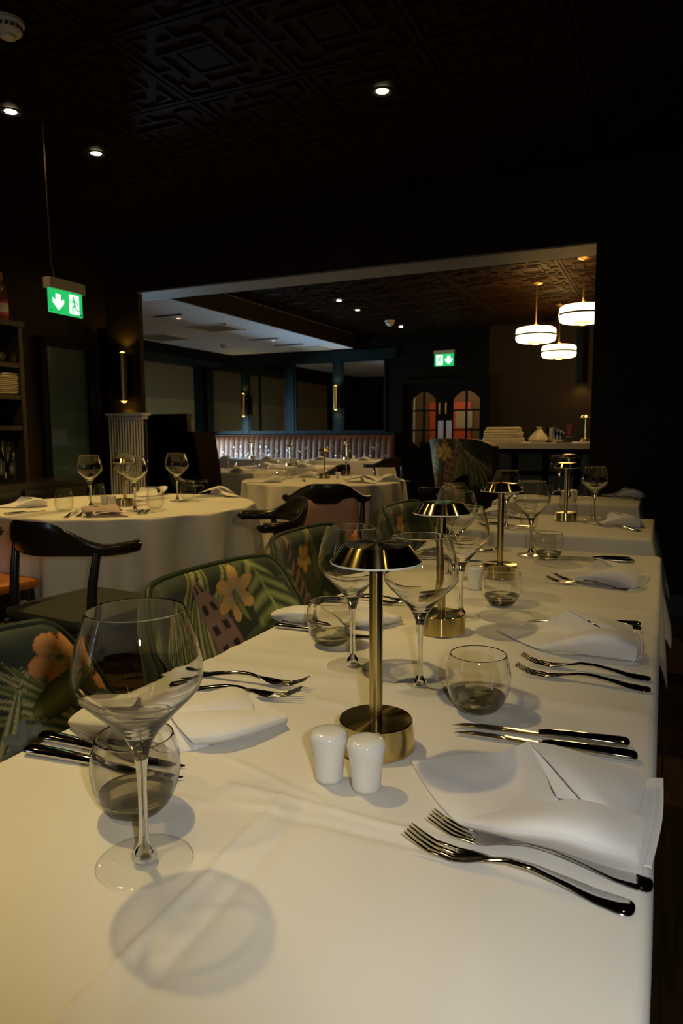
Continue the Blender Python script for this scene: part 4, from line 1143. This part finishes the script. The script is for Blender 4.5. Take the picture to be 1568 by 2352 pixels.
# middle round table
g3 = 'glasses on the middle round table'
onto(LP, 745, 1099, 'brass table lamp on the middle round table', 'brass table lamps')
for x, y, t in ((795, 1093, 'wine glass right of lamp on middle round table'), (680, 1093, 'wine glass left of lamp on middle round table')):
    onto(WF, x, y, t, g3)
for x, y, t in ((648, 1103, 'tumbler left front on middle round table'), (762, 1097, 'tumbler behind shaker on middle round table'), (797, 1104, 'tumbler right of shaker on middle round table'), (868, 1098, 'tumbler at right rim of middle round table'), (665, 1100, 'tumbler left middle on middle round table')):
    onto(TF, x, y, t, g3)
onto(SP7, 776, 1100, 'white shaker on middle round table', 'porcelain shakers')
for x, y, r, t in ((606, 1107, .9, 'white napkin at left rim of middle round table'), (702, 1095, .3, 'white napkin left of lamp on middle round table'), (834, 1109, 2.9, 'white napkin right of shaker on middle round table'), (905, 1106, 3.4, 'white napkin at right rim of middle round table')):
    p = at(x, y); napkin((p.x, p.y), r, t, 1.0)
lay(FK, (700, 1107), (690, 1098), 'steel fork at front of middle round table', FG, ZT + .0005)
lay(KN, (818, 1108), (858, 1104), 'steel knife at right of middle round table', KG, ZT + .0005)
# far tables
def dress(k, xs, gx, name):
    a, b, c, d = FAR[k]; ym = (c + d) / 2
    if 'l' in gx: LP.put((xs[0], ym, ZT + .001), 0, 'brass table lamp on the ' + name, 'brass table lamps')
    q = 'wine glasses on the far tables'
    for i, x in enumerate(xs[1:]):
        WF.put((x, ym + (.02, .17)[i % 2], ZT + .001), 0, '%s wine glass on %s' % (('leftmost', 'second', 'third', 'fourth')[i], name), q)
        TF.put((x + .1, ym + (.06, .25)[i % 2], ZT + .001), 0, '%s tumbler on %s' % (('leftmost', 'second', 'third', 'fourth')[i], name), 'tumblers on the far tables')
    napkin((a + .28, c + .12), .1, 'white napkin at left of ' + name, 1.0); napkin((b - .25, c + .12), .1, 'white napkin at right of ' + name, 1.0)
    SP7.put(((a + b) / 2 + .12, ym, ZT + .001), 0, 'white shaker on ' + name, 'porcelain shakers')
dress('A', (-4.3, -4.72, -4.42, -4.0), '', 'dim table behind the booth end')
dress('B', (-4.15, -4.4, -4.22, -3.98), 'l', 'table left of the middle lamp')
dress('C', (-4.33, -4.6, -4.2, -3.86), 'l', 'table at right half of banquette')
dress('D', (-5.95, -6.25, -5.85, -5.65), 'l', 'daylit table at left end of banquette')

# ------------------------------------------------------------------ botanical print
GREEN0 = np.array((.036, .050, .024)); 
def shell_color(s, z, seed, feats):
    """s along the backrest, z up, in metres: flat botanical print on the fabric"""
    n = np.random.RandomState(seed)
    col = np.ones(s.shape + (3,)) * GREEN0
    wob = .25 * np.sin(s * 31 + seed) * np.sin(z * 27 + 1.3 * seed) + .2 * np.sin(s * 73 + z * 51)
    col *= (1 + .5 * wob)[..., None]
    def leaf(cs, cz, L, ang, w, curve, c1, c2, kind):
        ca, sa = math.cos(ang), math.sin(ang)
        u = (s - cs) * ca + (z - cz) * sa; v = -(s - cs) * sa + (z - cz) * ca
        v = v - curve * u * u / L
        t = np.clip(u / L, 0, 1); ww = w * np.power(np.sin(PI * t) + 1e-4, .65)
        q = v / np.maximum(ww, 1e-5); ins = (u > 0) & (u < L) & (np.abs(q) < 1)
        if kind == 'stripe': f = .5 + .5 * np.sin(q * 6 + 1.5 * np.sin(t * 4))
        elif kind == 'vein': f = .5 + .5 * np.sin((np.abs(q) * .9 + t * 9) * 6.28)
        elif kind == 'band': f = .5 + .5 * np.sin(np.abs(q) * 5.6 + .9)
        elif kind == 'spot': f = ((np.sin(t * 42) > .2) & (np.abs(np.abs(q) - .45) < .22)).astype(float)
        else: f = np.abs(q)
        c = np.array(c1)[None] * (1 - f[ins])[:, None] + np.array(c2)[None] * f[ins][:, None]
        c *= (1 - .35 * (np.abs(q[ins]) > .92))[:, None]
        if kind in ('vein', 'stripe'): c = np.where((np.abs(q[ins]) < .05)[:, None], np.array(c1) * 1.2, c)
        col[ins] = c
    def flower(cs, cz, R, np_, c1, c2, rot=0, sharp=1.0):
        dx, dz = s - cs, z - cz; r = np.hypot(dx, dz); th = np.arctan2(dz, dx) + rot
        pet = R * (.55 + .45 * np.abs(np.cos(np_ / 2 * th)) ** sharp)
        ins = r < pet; t = np.clip(r / pet, 0, 1)
        edge = np.abs(np.cos(np_ / 2 * th))
        c = np.array(c2)[None] * (1 - t[ins])[:, None] ** 1.5 + np.array(c1)[None] * (1 - (1 - t[ins])[:, None] ** 1.5)
        c *= (.78 + .3 * edge[ins] * (t[ins] ** .5) + .1 * np.sin(th[ins] * 30))[:, None]
        col[ins] = c
        k = r < R * .14; col[k] = np.array((.20, .20, .07))
    LG, DG, CR, PK, DK, OR, YG = (.36, .38, .12), (.05, .075, .028), (.66, .57, .24), (.34, .20, .15), (.035, .014, .014), (.85, .30, .08), (.36, .34, .08)
    # filler foliage
    for i in range(26):
        leaf(n.uniform(-.75, .75), n.uniform(.15, .75), n.uniform(.12, .3), n.uniform(.5, 2.6), n.uniform(.010, .03), n.uniform(-1, 1), (.10, .13, .05) if i % 3 else (.22, .19, .09), (.025, .036, .015) if i % 2 else (.12, .13, .05), ('stripe', 'vein', 'plain')[i % 3])
    for f in feats:
        if f[0] == 'L': leaf(*f[1:6], f[6], *{'cream': (CR, DG), 'pink': (PK, DK), 'green': (LG, DG), 'dark': (DG, (.06, .07, .03)), 'yellow': (YG, DG), 'white': ((.22, .22, .17), (.12, .13, .10))}[f[7]], f[8])
        elif f[0] == 'F': flower(f[1], f[2], f[3], f[4], OR if f[5] == 'o' else (.80, .42, .11) if f[5] == 'a' else (.25, .26, .22) if f[5] == 'w' else (.5, .42, .06), (.72, .52, .22) if f[5] == 'o' else (.4, .4, .3), f[6], f[7])
    return np.clip(col * (1.45 if seed in (3, 23) else 1.1), .003, .85)  # print on some farther chairs brightened to stand in for missing light
def arcade(a0):   # clumps of arching blade leaves
    return [('L', a0[0] + .034 * k, a0[1], .31 + .02 * k, a0[2] + .10 * k, .024, a0[3] * (1 + .1 * k), ('cream', 'green', 'cream', 'yellow')[k % 4], 'band') for k in range(-3, 4)]
FE = {
 1: arcade((-.10, .45, 1.9, -1.2)) + arcade((.33, .43, 1.45, .9)) + [('L', .02, .52, .22, .5, .022, .5, 'cream', 'stripe'), ('L', .08, .44, .26, 1.35, .014, .4, 'dark', 'plain'), ('F', .225, .752, .052, 5, 'o', .3, .5), ('L', .17, .66, .12, .3, .03, .3, 'yellow', 'plain'), ('F', .15, .615, .045, 7, 'w', .2, 1.2), ('F', .21, .575, .04, 7, 'w', .8, 1.2), ('F', .315, .705, .045, 4, 'o', .9, .6)],
 2: arcade((-.02, .46, 2.15, -1.3)) + arcade((-.20, .45, 2.0, -1.2)) + arcade((.0, .46, 2.2, -.6)) + [('L', .10, .42, .40, 1.75, .050, .25, 'pink', 'spot'), ('L', .27, .42, .40, 1.55, .075, .35, 'green', 'vein'), ('F', .085, .735, .075, 6, 'a', .5, 1.6), ('L', .085, .745, .10, -1.3, .012, .2, 'yellow', 'plain'), ('L', .2, .48, .2, .6, .015, .6, 'cream', 'stripe')],
 3: arcade((-.1, .45, 1.9, -1.0)) + arcade((.16, .44, 1.7, .9)) + [('L', .0, .45, .37, 1.6, .05, .3, 'pink', 'vein'), ('L', .1, .45, .37, 1.8, .045, .3, 'dark', 'vein'), ('F', -.42, .70, .02, 5, 'y', 0, 1), ('F', .0, .72, .05, 5, 'o', .4, .7), ('L', -.38, .4, .25, 1.3, .02, -.8, 'white', 'stripe'), ('L', -.46, .4, .25, 1.7, .02, .8, 'white', 'stripe')],
}
def tub_chair(label, loc, rz, kind, nu=340, nv=130):
    o = thing('tub_chair', label, 'chair', loc, rz, 'botanical print tub chairs')
    TH = math.radians(106); a, b, ex = .245, .298, 3.2
    def plan(th, off=0):
        c, s_ = math.cos(th), math.sin(th)
        x = -abs(c) ** (2 / ex) * (a + off) * (1 if c >= 0 else -1); y = abs(s_) ** (2 / ex) * (b + off) * (1 if s_ >= 0 else -1)
        if c < 0: x = (abs(th) - PI / 2) * .42
        return Vector((x, y, 0))
    def top(th):
        t = abs(th) / TH; return .815 - .008 * t - .29 * smoothstep(.30, .80, t)
    dn_ = np.linspace(-TH, TH, 1500); pp = np.array([tuple(plan(t)) for t in dn_]); ll = np.concatenate(([0], np.cumsum(np.linalg.norm(np.diff(pp, axis=0), axis=1))))
    ths = np.interp(np.linspace(0, ll[-1], nu), ll, dn_)
    pl = [plan(t) for t in ths]; s = [0]
    for p, q in zip(pl, pl[1:]): s.append(s[-1] + (q - p).length)
    s = np.array(s) - s[-1] / 2
    nrm = []
    for i in range(nu):
        d = pl[min(i + 1, nu - 1)] - pl[max(i - 1, 0)]; nrm.append(Vector((-d.y, d.x, 0)).normalized())
    # orient outward: away from the seat centre
    cen = Vector((.05, 0, 0))
    nrm = [n if (p - cen).dot(n) > 0 else -n for n, p in zip(nrm, pl)]
    def face(sign, z0, z1off, name, seed, feats, outer):
        G = []; S = np.zeros((nu, nv)); Z = np.zeros((nu, nv))
        for i in range(nu):
            row = []; zt_ = top(ths[i]) + z1off
            for j in range(nv):
                f = j / (nv - 1); z = z0 + (zt_ - z0) * f
                lean = .035 * smoothstep(.3, .85, z) * max(.2, math.cos(ths[i]) + .3)
                off = (.027 if outer else -.027) * math.sqrt(max(0, 1 - max(0, f - .90) ** 2 / .0102)) + lean
                if not outer: off += .012 * math.sin(PI * min(1, max(0, (z - .42) / .3)))* -1
                p = pl[i] + nrm[i] * off
                row.append((p.x, p.y, z)); S[i, j] = s[i]; Z[i, j] = z
            G.append(row)
        ob = MB().grid(G).obj(name, 'print', o, True, None, fix=False)
        cA = ob.data.color_attributes.new('print', 'FLOAT_COLOR', 'POINT')
        c = shell_color(S if not outer else -S + .37, Z, seed, feats); arr = np.ones((nu * nv, 4), np.float32); arr[:, :3] = c.reshape(-1, 3)
        cA.data.foreach_set('color', arr.ravel())
        return ob
    fe = FE[kind]
    face(1, .38, 0, 'inner_back', kind, fe, False)
    face(-1, .27, 0, 'outer_back', kind + 20, FE[3], True)
    pts = []; rad = []
    for i in range(0, nu, 3):
        lean = .035 * smoothstep(.3, .85, top(ths[i])) * max(.2, math.cos(ths[i]) + .3)
        p = pl[i] + nrm[i] * (lean); pts.append((p.x, p.y, top(ths[i]) + .001)); rad.append(.0075)
    # front edges of arms run down to the seat base
    def down(i):
        q = pl[i]; return [(q.x + .008, q.y, top(ths[i]) - k * (top(ths[i]) - .28) / 6) for k in range(1, 7)]
    pts = list(reversed(down(0))) + pts + down(nu - 1); rad = [.0075] * len(pts)
    MB().tube(pts, rad, 8).obj('piping', 'piping', o)
    for sd in (0, nu - 1):
        q = pl[sd]; MB().bbox((q.x - .012, q.y - .026, .28), (q.x + .006, q.y + .026, top(ths[sd]) - .01)).obj('arm_front', 'greenvelvet', o)
    m = MB(); cush(m, (.03, 0), .235, .262, .30, .47, .08, .03); m.obj('seat', 'greenvelvet', o)
    MB().prism(rrect(.235, .27, .09), .24, .30).obj('seat_base', 'piping', o)
    for sx in (-.19, .2):
        for sy in (-.2, .2):
            MB().tube([(sx * .9, sy * .9, .25), (sx * 1.12, sy * 1.08, 0)], [.02, .012], 10).obj('leg', 'blackwood', o)
    return o
tub_chair('floral tub chair nearest the camera, large orange bloom on dark green', (-.755, .685, 0), 0, 1)
tub_chair('floral tub chair second from camera, orange lily over a spotted leaf', (-.755, 1.425, 0), math.radians(-4), 2)
tub_chair('floral tub chair third along the long table, behind left tumbler', (-.86, 2.135, 0), 0, 3, 180, 60)
tub_chair('floral tub chair at second table, left of second brass lamp', (-.86, 3.12, 0), 0, 3, 140, 50)
tub_chair('floral tub chair at third table, behind third lamp shade', (-.95, 4.35, 0), 0, 2, 140, 50)
# tall floral armchair by the bar
p = aty(1085, 1100, 6.0)
def wing_chair(label, loc, rz):
    o = thing('lounge_chair', label, 'chair', loc, rz)
    nu, nv = 90, 60; G = []; S = np.zeros((nu, nv)); Z = np.zeros((nu, nv))
    for outer in (0, 1):
        G = []
        for i in range(nu):
            t = -1 + 2 * i / (nu - 1); row = []
            for j in range(nv):
                f = j / (nv - 1); z = .30 + .80 * f
                w = .30 + .05 * f; y = t * w; x = -.25 - .10 * f + .16 * abs(t) ** 3 - (.08 if outer else 0)
                z2 = z - .06 * abs(t) ** 6 * f
                row.append((x, y, z2)); S[i, j] = t * .3 + .05; Z[i, j] = z - .25
            G.append(row)
        ob = MB().grid(G).obj('outer_back' if outer else 'inner_back', 'print', o, True, None, fix=False)
        c = shell_color(S, Z, 5 + outer, FE[2 if outer else 1]); arr = np.ones((nu * nv, 4), np.float32); arr[:, :3] = c.reshape(-1, 3)
        ob.data.color_attributes.new('print', 'FLOAT_COLOR', 'POINT').data.foreach_set('color', arr.ravel())
        if outer: A = G
        else: Bq = G
    edge = [[Bq[0][j], A[0][j]] for j in range(nv)] + [[Bq[i][-1], A[i][-1]] for i in range(nu)] + [[Bq[-1][j], A[-1][j]] for j in range(nv - 1, -1, -1)]
    MB().grid(edge).obj('edge_band', 'brownleather', o, True, None)
    m = MB(); cush(m, (.03, 0), .29, .28, .30, .47, .06, .04); m.obj('seat', 'darkred', o)
    for sx in (-.2, .24):
        for sy in (-.22, .22): MB().tube([(sx, sy, .31), (sx * 1.1, sy * 1.1, 0)], [.022, .014], 8).obj('leg', 'blackwood', o)
    return o
wing_chair('tall floral armchair standing at left end of the bar counter', (-1.44, 6.09, 0), math.radians(62))

# ------------------------------------------------------------------ elbow chairs
def elbow_chair(label, seat_mat, loc, rz):
    o = thing('elbow_chair', label, 'chair', loc, rz, 'dark wooden elbow chairs')
    R = .27; secs = []; n = 36
    for i in range(n + 1):
        t = -1 + 2 * i / n; th = t * math.radians(103)
        c = Vector((-R * math.cos(th) * .86 + .0, R * math.sin(th) * 1.02, 0))
        q = abs(t)
        hh = .068 * (1 - smoothstep(.12, .62, q)) + .024 * smoothstep(.12, .62, q)
        if q > .955: hh *= math.sqrt(max(.02, 1 - ((q - .955) / .047) ** 2))
        zc = .765 - .045 * smoothstep(.15, .65, q) + .004 * q
        th_ = .013 + .010 * smoothstep(.3, .8, q)
        if q > .955: th_ *= math.sqrt(max(.02, 1 - ((q - .955) / .047) ** 2))
        nr = Vector((-math.cos(th), math.sin(th), 0))
        secs.append([c + Vector((0, 0, zc)) + nr * (th_ * math.cos(a) - .18 * hh * math.sin(a) * -1) + Vector((0, 0, hh * math.sin(a))) for a in [2 * PI * k / 14 for k in range(14)]])
    MB().sweep(None, secs).obj('backrest', 'blackwood', o, True, 70)
    m = MB(); cush(m, (.02, 0), .235, .245, .425, .475, .06, .02); m.obj('seat', seat_mat, o)
    fr = MB(); fr.prism(rrect(.225, .235, .05), .385, .425); fr.obj('seat_frame', 'blackwood', o)
    for sy in (-1, 1):
        MB().tube([(-.17 - .03, sy * .235, 0), (-.165, sy * .225, .40), (-.150, sy * .228, .60), (-.13, sy * .236, .715)], [.013, .021, .018, .015], 12).obj('leg', 'blackwood', o)
        MB().tube([(.215, sy * .225, 0), (.20, sy * .215, .43)], [.013, .02], 12).obj('leg', 'blackwood', o)
    return o
elbow_chair('dark elbow chair with green seat, before the left round table', 'greenvelvet', (-2.10, 2.11, 0), math.radians(84))
elbow_chair('dark elbow chair with orange seat, cut off at left edge of picture', 'orange', (-2.93, 2.19, 0), math.radians(82))
e2 = elbow_chair('dark elbow chair with orange seat and pink cushion, before the middle table', 'orange', (-2.03, 4.22, 0), math.radians(115))
e3 = elbow_chair('dark elbow chair right of left round table, turned side-on', 'greenvelvet', (-1.80, 2.95, 0), math.radians(222))
elbow_chair('dark elbow chair at left of middle round table', 'greenvelvet', (-3.52, 4.87, 0), math.radians(32))
elbow_chair('dark elbow chair at right of middle round table, back to the doors', 'greenvelvet', (-1.60, 5.30, 0), math.radians(178))
elbow_chair('dark elbow chair between the far banquette tables', 'greenvelvet', (-3.40, 8.75, 0), math.radians(150))
elbow_chair('dark elbow chair beside the dim table, right of its cloth', 'greenvelvet', (-3.20, 6.62, 0), math.radians(172))
cu = MB()
secs = []
for x, w, h in ((-.07, .12, .06), (-.062, .185, .125), (-.035, .205, .15), (0, .21, .155), (.03, .20, .145), (.045, .18, .12), (.05, .1, .06)):
    secs.append([Vector((x, w * math.copysign(abs(math.cos(a)) ** .5, math.cos(a)), h * math.copysign(abs(math.sin(a)) ** .5, math.sin(a)))) for a in [2 * PI * k / 28 for k in range(28)]])
cu.sweep(None, secs)
c = tag(cu.obj('cushion', 'pink', None, True, 80), 'dusky pink cushion leaning on orange seat of an elbow chair', 'cushion')
c.rotation_euler = (0, math.radians(-14), math.radians(115))
c.location = (-2.03 - .13 * math.cos(math.radians(115)), 4.22 - .13 * math.sin(math.radians(115)), .475 + .150)

# ------------------------------------------------------------------ radiator, booth, shelf unit, smoked glass panel
ra, rb = aty(255, 950, YW - .06), aty(336, 950, YW - .06)
rd = thing('radiator', 'cream column radiator on the wall under the brass light', 'radiator', ((ra.x + rb.x) / 2, YW - .07, 0))
rw = rb.x - ra.x; zt_ = ra.z; ncol = 13
colm = MB()
colm.tube([(0, -.028, .14), (0, -.028, zt_ - .04)], .0075, 10)
colm.bbox((-.009, -.036, zt_ - .05), (.009, .036, zt_ - .022)); colm.bbox((-.009, -.036, .13), (.009, .036, .16))
cme = colm.mesh('column', MT['radiator'])
for k in range(ncol): place('column', cme, rd, (-rw / 2 + (k + .5) * rw / ncol, 0, 0))
MB().bbox((-rw / 2 - .012, -.05, zt_ - .022), (rw / 2 + .012, .05, zt_)).obj('top_rail', 'radiator', rd, False)
MB().tube([(-rw / 2, 0, .15), (-rw / 2 - .05, 0, .15), (-rw / 2 - .05, 0, 0)], .01, 8).obj('pipe', 'radiator', rd)
YBo = 5.42
b0, b1 = aty(336, 952, YBo), aty(429, 955, YBo)
bo = thing('booth_seat', 'dark high-backed booth with oxblood leather end, beyond the left pillar', 'booth', ((b0.x + b1.x) / 2, YBo, 0))
bw = b1.x - b0.x
MB().bbox((-bw / 2, 0, 0), (bw / 2, .06, b0.z - .04)).obj('back_panel', 'blackwood', bo, False)
MB().bbox((-bw / 2 - .01, -.015, b0.z - .04), (bw / 2 + .01, .075, b0.z)).obj('cap_rail', 'blackwood', bo, False)
MB().bbox((-bw / 2 + .06, -.008, .2), (bw / 2 - .06, 0, b0.z - .6)).obj('panel', 'wall', bo, False); MB().bbox((-bw / 2 + .06, -.008, b0.z - .55), (bw / 2 - .06, 0, b0.z - .1)).obj('panel', 'wall', bo, False)
m = MB(); secs = []
for z, dx, w in ((.1, .08, .02), (.45, .07, .02), (.8, .045, .02), (1.1, .0, .02), (1.15, -.02, .02), (1.17, -.05, .01)):
    secs.append([Vector((bw / 2 + .03 + dx + u, v + .18, z)) for u, v in ((-.045, -.17), (.045, -.17), (.045, .17), (-.045, .17))])
m.sweep(None, secs); m.obj('end_panel', 'darkred', bo)
m = MB(); cush(m, (0, .32), bw / 2, .24, .3, .46, .05, .03); m.obj('seat', 'darkred', bo)

XF = -4.0
s_top = 1.905
s_y1 = 3.56; s_y0 = 2.75
su = thing('shelf_unit', 'dark wooden open shelf unit at far left with crockery', 'shelf', (XF, 0, 0))
MB().bbox((-.36, s_y1 - .03, 0), (0, s_y1, s_top)).obj('side_panel', 'shelfwood', su, False); MB().bbox((-.36, s_y0, 0), (0, s_y0 + .03, s_top)).obj('side_panel', 'shelfwood', su, False)
MB().bbox((-.375, s_y0, 0), (-.36, s_y1, s_top)).obj('back_panel', 'blackwood', su, False)
MB().bbox((-.36, s_y0 - .02, s_top - .035), (.012, s_y1 + .012, s_top)).obj('top', 'shelfwood', su, False)
shz = [atx(0, 830, XF).z, atx(0, 905, XF).z, atx(0, 978, XF).z, .80, .4, .08]
for z in shz: MB().bbox((-.36, s_y0 + .03, z - .03), (-.004, s_y1 - .03, z)).obj('shelf', 'shelfwood', su, False)
lowc = thing('cabinet', 'low dark cabinet at far left under the glass vases', 'cabinet', (XF + .16, 3.12, 0))
zlow = atx(20, 1108, XF + .2).z
MB().bbox((-.13, -.5, .05), (.18, .62, zlow - .03)).obj('body', 'blackwood', lowc, False); MB().bbox((-.13, -.52, zlow - .03), (.2, .64, zlow)).obj('top', 'blackwood', lowc, False)
for y in (-.22, .34): MB().bbox((.18, y - .26, .08), (.195, y + .26, zlow - .05)).obj('door', 'blackwood', lowc, False)
for y in (-.22, .34): MB().lathe([(0, .0), (.012, .0), (.012, .02), (0, .022)], 10, (.195, y + .2, zlow * .6), True, Matrix.Rotation(PI / 2, 3, 'Y')).obj('knob', 'brassplain', lowc)
# champagne-style bottle on top
bt = thing('bottle', 'dark bottle with orange foil and red label on top of the shelves', 'bottle', atx(4, 737, XF - .06) * 1)
bt.location = (XF - .06, atx(4, 737, XF - .06).y, s_top)
MB().lathe([(0, 0), (.042, 0), (.045, .004), (.045, .16), (.04, .195), (.022, .245), (.018, .27)], 24, cap=False).obj('body', 'amber', bt)
MB().lathe([(.0185, .235), (.0195, .245), (.0175, .30), (.018, .315), (0, .318)], 20, cap=False).obj('foil', 'orangefoil', bt)
MB().lathe([(.0456, .03), (.0456, .13)], 24, cap=False).obj('label', 'redlabel', bt); MB().lathe([(.0459, .05), (.0459, .11)], 24, cap=False).obj('paper_strip', 'whitelabel', bt)
cup_me = MB().lathe([(0, 0), (.028, 0), (.036, .035), (.041, .075), (.039, .075), (.033, .035), (.025, .005), (0, .005)], 20, cap=False).mesh('cup', MT['thin'], True, None)
ycup = atx(20, 810, XF - .1).y
for k, (dy, dx) in enumerate(((0, 0), (-.1, 0), (-.2, -.02), (.02, -.11), (-.09, -.11))):
    tag(place('cup', cup_me, None, (XF - .06 + dx, ycup + dy, shz[0] + .0005)), ('glass cup nearest the shelf side, front row, top shelf', 'glass cup second from shelf side, front row, top shelf', 'glass cup third from shelf side, top shelf', 'glass cup in back row beside shelf side, top shelf', 'glass cup second in back row, top shelf')[k], 'cup', 'glass cups on the top shelf')
pl_me = MB().lathe([(0, 0), (.06, 0), (.105, .012), (.104, .015), (.058, .004), (0, .004)], 28, cap=False).mesh('plate', MT['plate'], True, None)
ypl = atx(5, 890, XF - .12).y
for k in range(11):
    tag(place('plate', pl_me, None, (XF - .12 + .003 * (k % 3), ypl + .003 * (k % 2), shz[1] + .0005 + .0128 * k)), ('bottom', 'second', 'third', 'fourth', 'fifth', 'sixth', 'seventh', 'eighth', 'ninth', 'tenth', 'top')[k] + ' plate of the stack on the middle shelf', 'plate', 'stacked plates')
vz_me = MB().lathe([(0, .002), (.035, .002), (.04, .006), (.042, .12), (.038, .22), (.0375, .22), (.0, .22)][:6], 24, cap=False).mesh('vase', MT['thin'], True, None)
for k in range(4):
    y = atx(6 + 12 * k, 1090, XF + .22).y
    o = place('glass_vase', vz_me, None, (XF + .22 - .05 * (k % 2), y - .02, zlow + .001)); o.scale = (.8, .8, (1.25, 1.35, 1.15, 1.0)[k])
    tag(o, ('clear tall glass vase at very left edge on cabinet', 'tallest clear glass vase on the low cabinet', 'third clear glass vase from left on cabinet', 'shortest clear glass vase, rightmost on low cabinet')[k], 'vase', 'glass vases on the cabinet')
# smoked glass panel in left wall
g0, g1, g2, g3 = atx(75, 783, XL + .02), atx(196, 806, XL + .02), atx(206, 1112, XL + .02), atx(75, 1112, XL + .02)
gz1, gz0, gy0, gy1 = g1.z, .70, 4.10, g1.y
wn = struct(MB().bbox((XL, gy0 - .06, gz0 - .08), (XL + .05, gy1 + .06, gz0)).bbox((XL, gy0 - .06, gz1), (XL + .05, gy1 + .06, gz1 + .07)).bbox((XL, gy1, gz0), (XL + .05, gy1 + .06, gz1)).bbox((XL, gy0 - .06, gz0), (XL + .05, gy0, gz1)).obj('window_4', 'wall', smooth=False))
MB().bbox((XL + .004, gy0, gz0), (XL + .02, gy1, gz1)).obj('pane', 'darkpane', wn, False)
pz = aty(225, 757, YW).z
struct(MB().bbox((XL, YW - .10, 0), (aty(240, 900, YW).x, YW, pz)).obj('trim_11', 'wall', smooth=False))

# ------------------------------------------------------------------ bar counter and what stands on it
cx0, cx1, cy0, cy1, cz = -1.72, XBR - .005, 6.62, 7.55, 1.05
bc = thing('bar_counter', 'bar counter with pale marble top and dark panelled front', 'bar', (0, 0, 0))
MB().bbox((cx0, cy0 - .1, cz - .05), (cx1, cy1, cz)).obj('marble_top', 'marble', bc, False)
MB().bbox((cx0 + .12, cy0 + .12, .08), (cx1, cy1 - .05, cz - .05)).obj('body', 'wall', bc, False)
MB().bbox((cx0 + .14, cy0 + .16, 0), (cx1, cy1 - .05, .08)).obj('plinth', 'blackwood', bc, False)
k = 0; xx = cx0 + .20
while xx < cx1 - .22:
    MB().bbox((xx, cy0 + .098, .2), (xx + .22, cy0 + .12, cz - .30)).obj('panel', 'counter', bc, False)
    MB().bbox((xx, cy0 + .10, cz - .26), (xx + .22, cy0 + .12, cz - .10)).obj('panel', 'counter', bc, False)
    MB().prism([(0, cz - .05), (-.14, cz - .05), (-.10, cz - .12), (0, cz - .24)], -.02, .02, Matrix(((0, 0, 1, xx - .03), (1, 0, 0, cy0 + .12), (0, 1, 0, 0), (0, 0, 0, 1)))).obj('bracket', 'wall', bc, False)
    xx += .28
def on_bar(px, z=None): return aty(px, 1014, cy0 + .35)
for k in range(6):
    p = on_bar(1155); w = .19 - .006 * k
    m = MB(); cush(m, (0, 0), w, .14, 0, .024, .03, .01)
    o = m.obj('folded_linen', 'plasticfilm'); tag(o, ('bottom', 'second', 'third', 'fourth', 'fifth', 'top')[k] + ' folded cloth of the bagged linen pile on bar', 'linen', 'bagged linen pile on the bar')
    o.location = (p.x + .006 * (k % 2), p.y, cz + .001 + .0245 * k); o.rotation_euler = (0, 0, .05 * (k % 3))
p = on_bar(1245)
m = MB(); secs = []
for z, a_, b_ in ((0, .08, .06), (.03, .10, .075), (.07, .075, .06), (.11, .035, .03), (.125, .02, .02), (.15, .03, .025)):
    secs.append([Vector((a_ * math.cos(t) * (1 + .12 * math.sin(5 * t)), b_ * math.sin(t) * (1 + .1 * math.cos(4 * t)), z)) for t in [2 * PI * q / 20 for q in range(20)]])
m.sweep(None, secs); o = tag(m.obj('bag', 'plasticfilm'), 'small tied bag on the bar right of the linen pile', 'bag'); o.location = (p.x - .03, p.y, cz + .001)
for k, (px, h, mt) in enumerate(((1253, .15, 'dark'), (1262, .14, 'plate'), (1272, .145, 'steel'), (1280, .125, 'steel'), (1288, .11, 'steel'))):
    p = on_bar(px); o = thing('upright_card' if k < 2 else 'steel_jug', ('black upright card holder on bar', 'cream upright card on bar', 'tallest steel jug on bar, left of three', 'middle steel jug on bar', 'shortest steel jug on bar, right of three')[k], 'card' if k < 2 else 'jug', (p.x, p.y, cz + .001))
    if k < 2:
        MB().bbox((-.03, -.004, 0), (.03, .004, h)).obj('card', mt, o, False); MB().bbox((-.034, -.02, 0), (.034, .02, .012)).obj('foot', 'dark', o, False)
    else:
        MB().lathe([(0, 0), (.022, 0), (.024, .01), (.02, h * .7), (.017, h * .9), (.019, h), (.016, h)], 18, cap=False).obj('body', mt, o)
        MB().tube([(.02, 0, h * .85), (.036, 0, h * .75), (.034, 0, h * .4), (.022, 0, h * .25)], .003, 6).obj('handle', mt, o)
p = on_bar(1306); rdif = thing('reed_diffuser', 'dark diffuser pot with red reeds on the bar', 'diffuser', (p.x, p.y, cz + .001))
MB().lathe([(0, 0), (.03, 0), (.032, .05), (.012, .06), (.012, .075)], 18, cap=False).obj('pot', 'dark', rdif)
for k in range(5): MB().tube([(0, 0, .03), (.012 * (k - 2), .008 * (k % 3 - 1), .17)], .0022, 6).obj('reed', 'reed', rdif)
p = aty(1345, 1014, 7.45); LP.put((p.x, 7.4, cz + .001), 0, 'brass table lamp at right end of the bar counter', 'brass table lamps')
# low tray on the bar beside the reeds
p = on_bar(1295); tag(MB().lathe([(0, 0), (.07, 0), (.075, .01), (.073, .012), (.066, .004), (0, .004)], 24, cap=False).obj('tray', 'brownwood'), 'small round wooden tray on bar before the reeds', 'tray').location = (p.x + .02, p.y - .2, cz + .001)
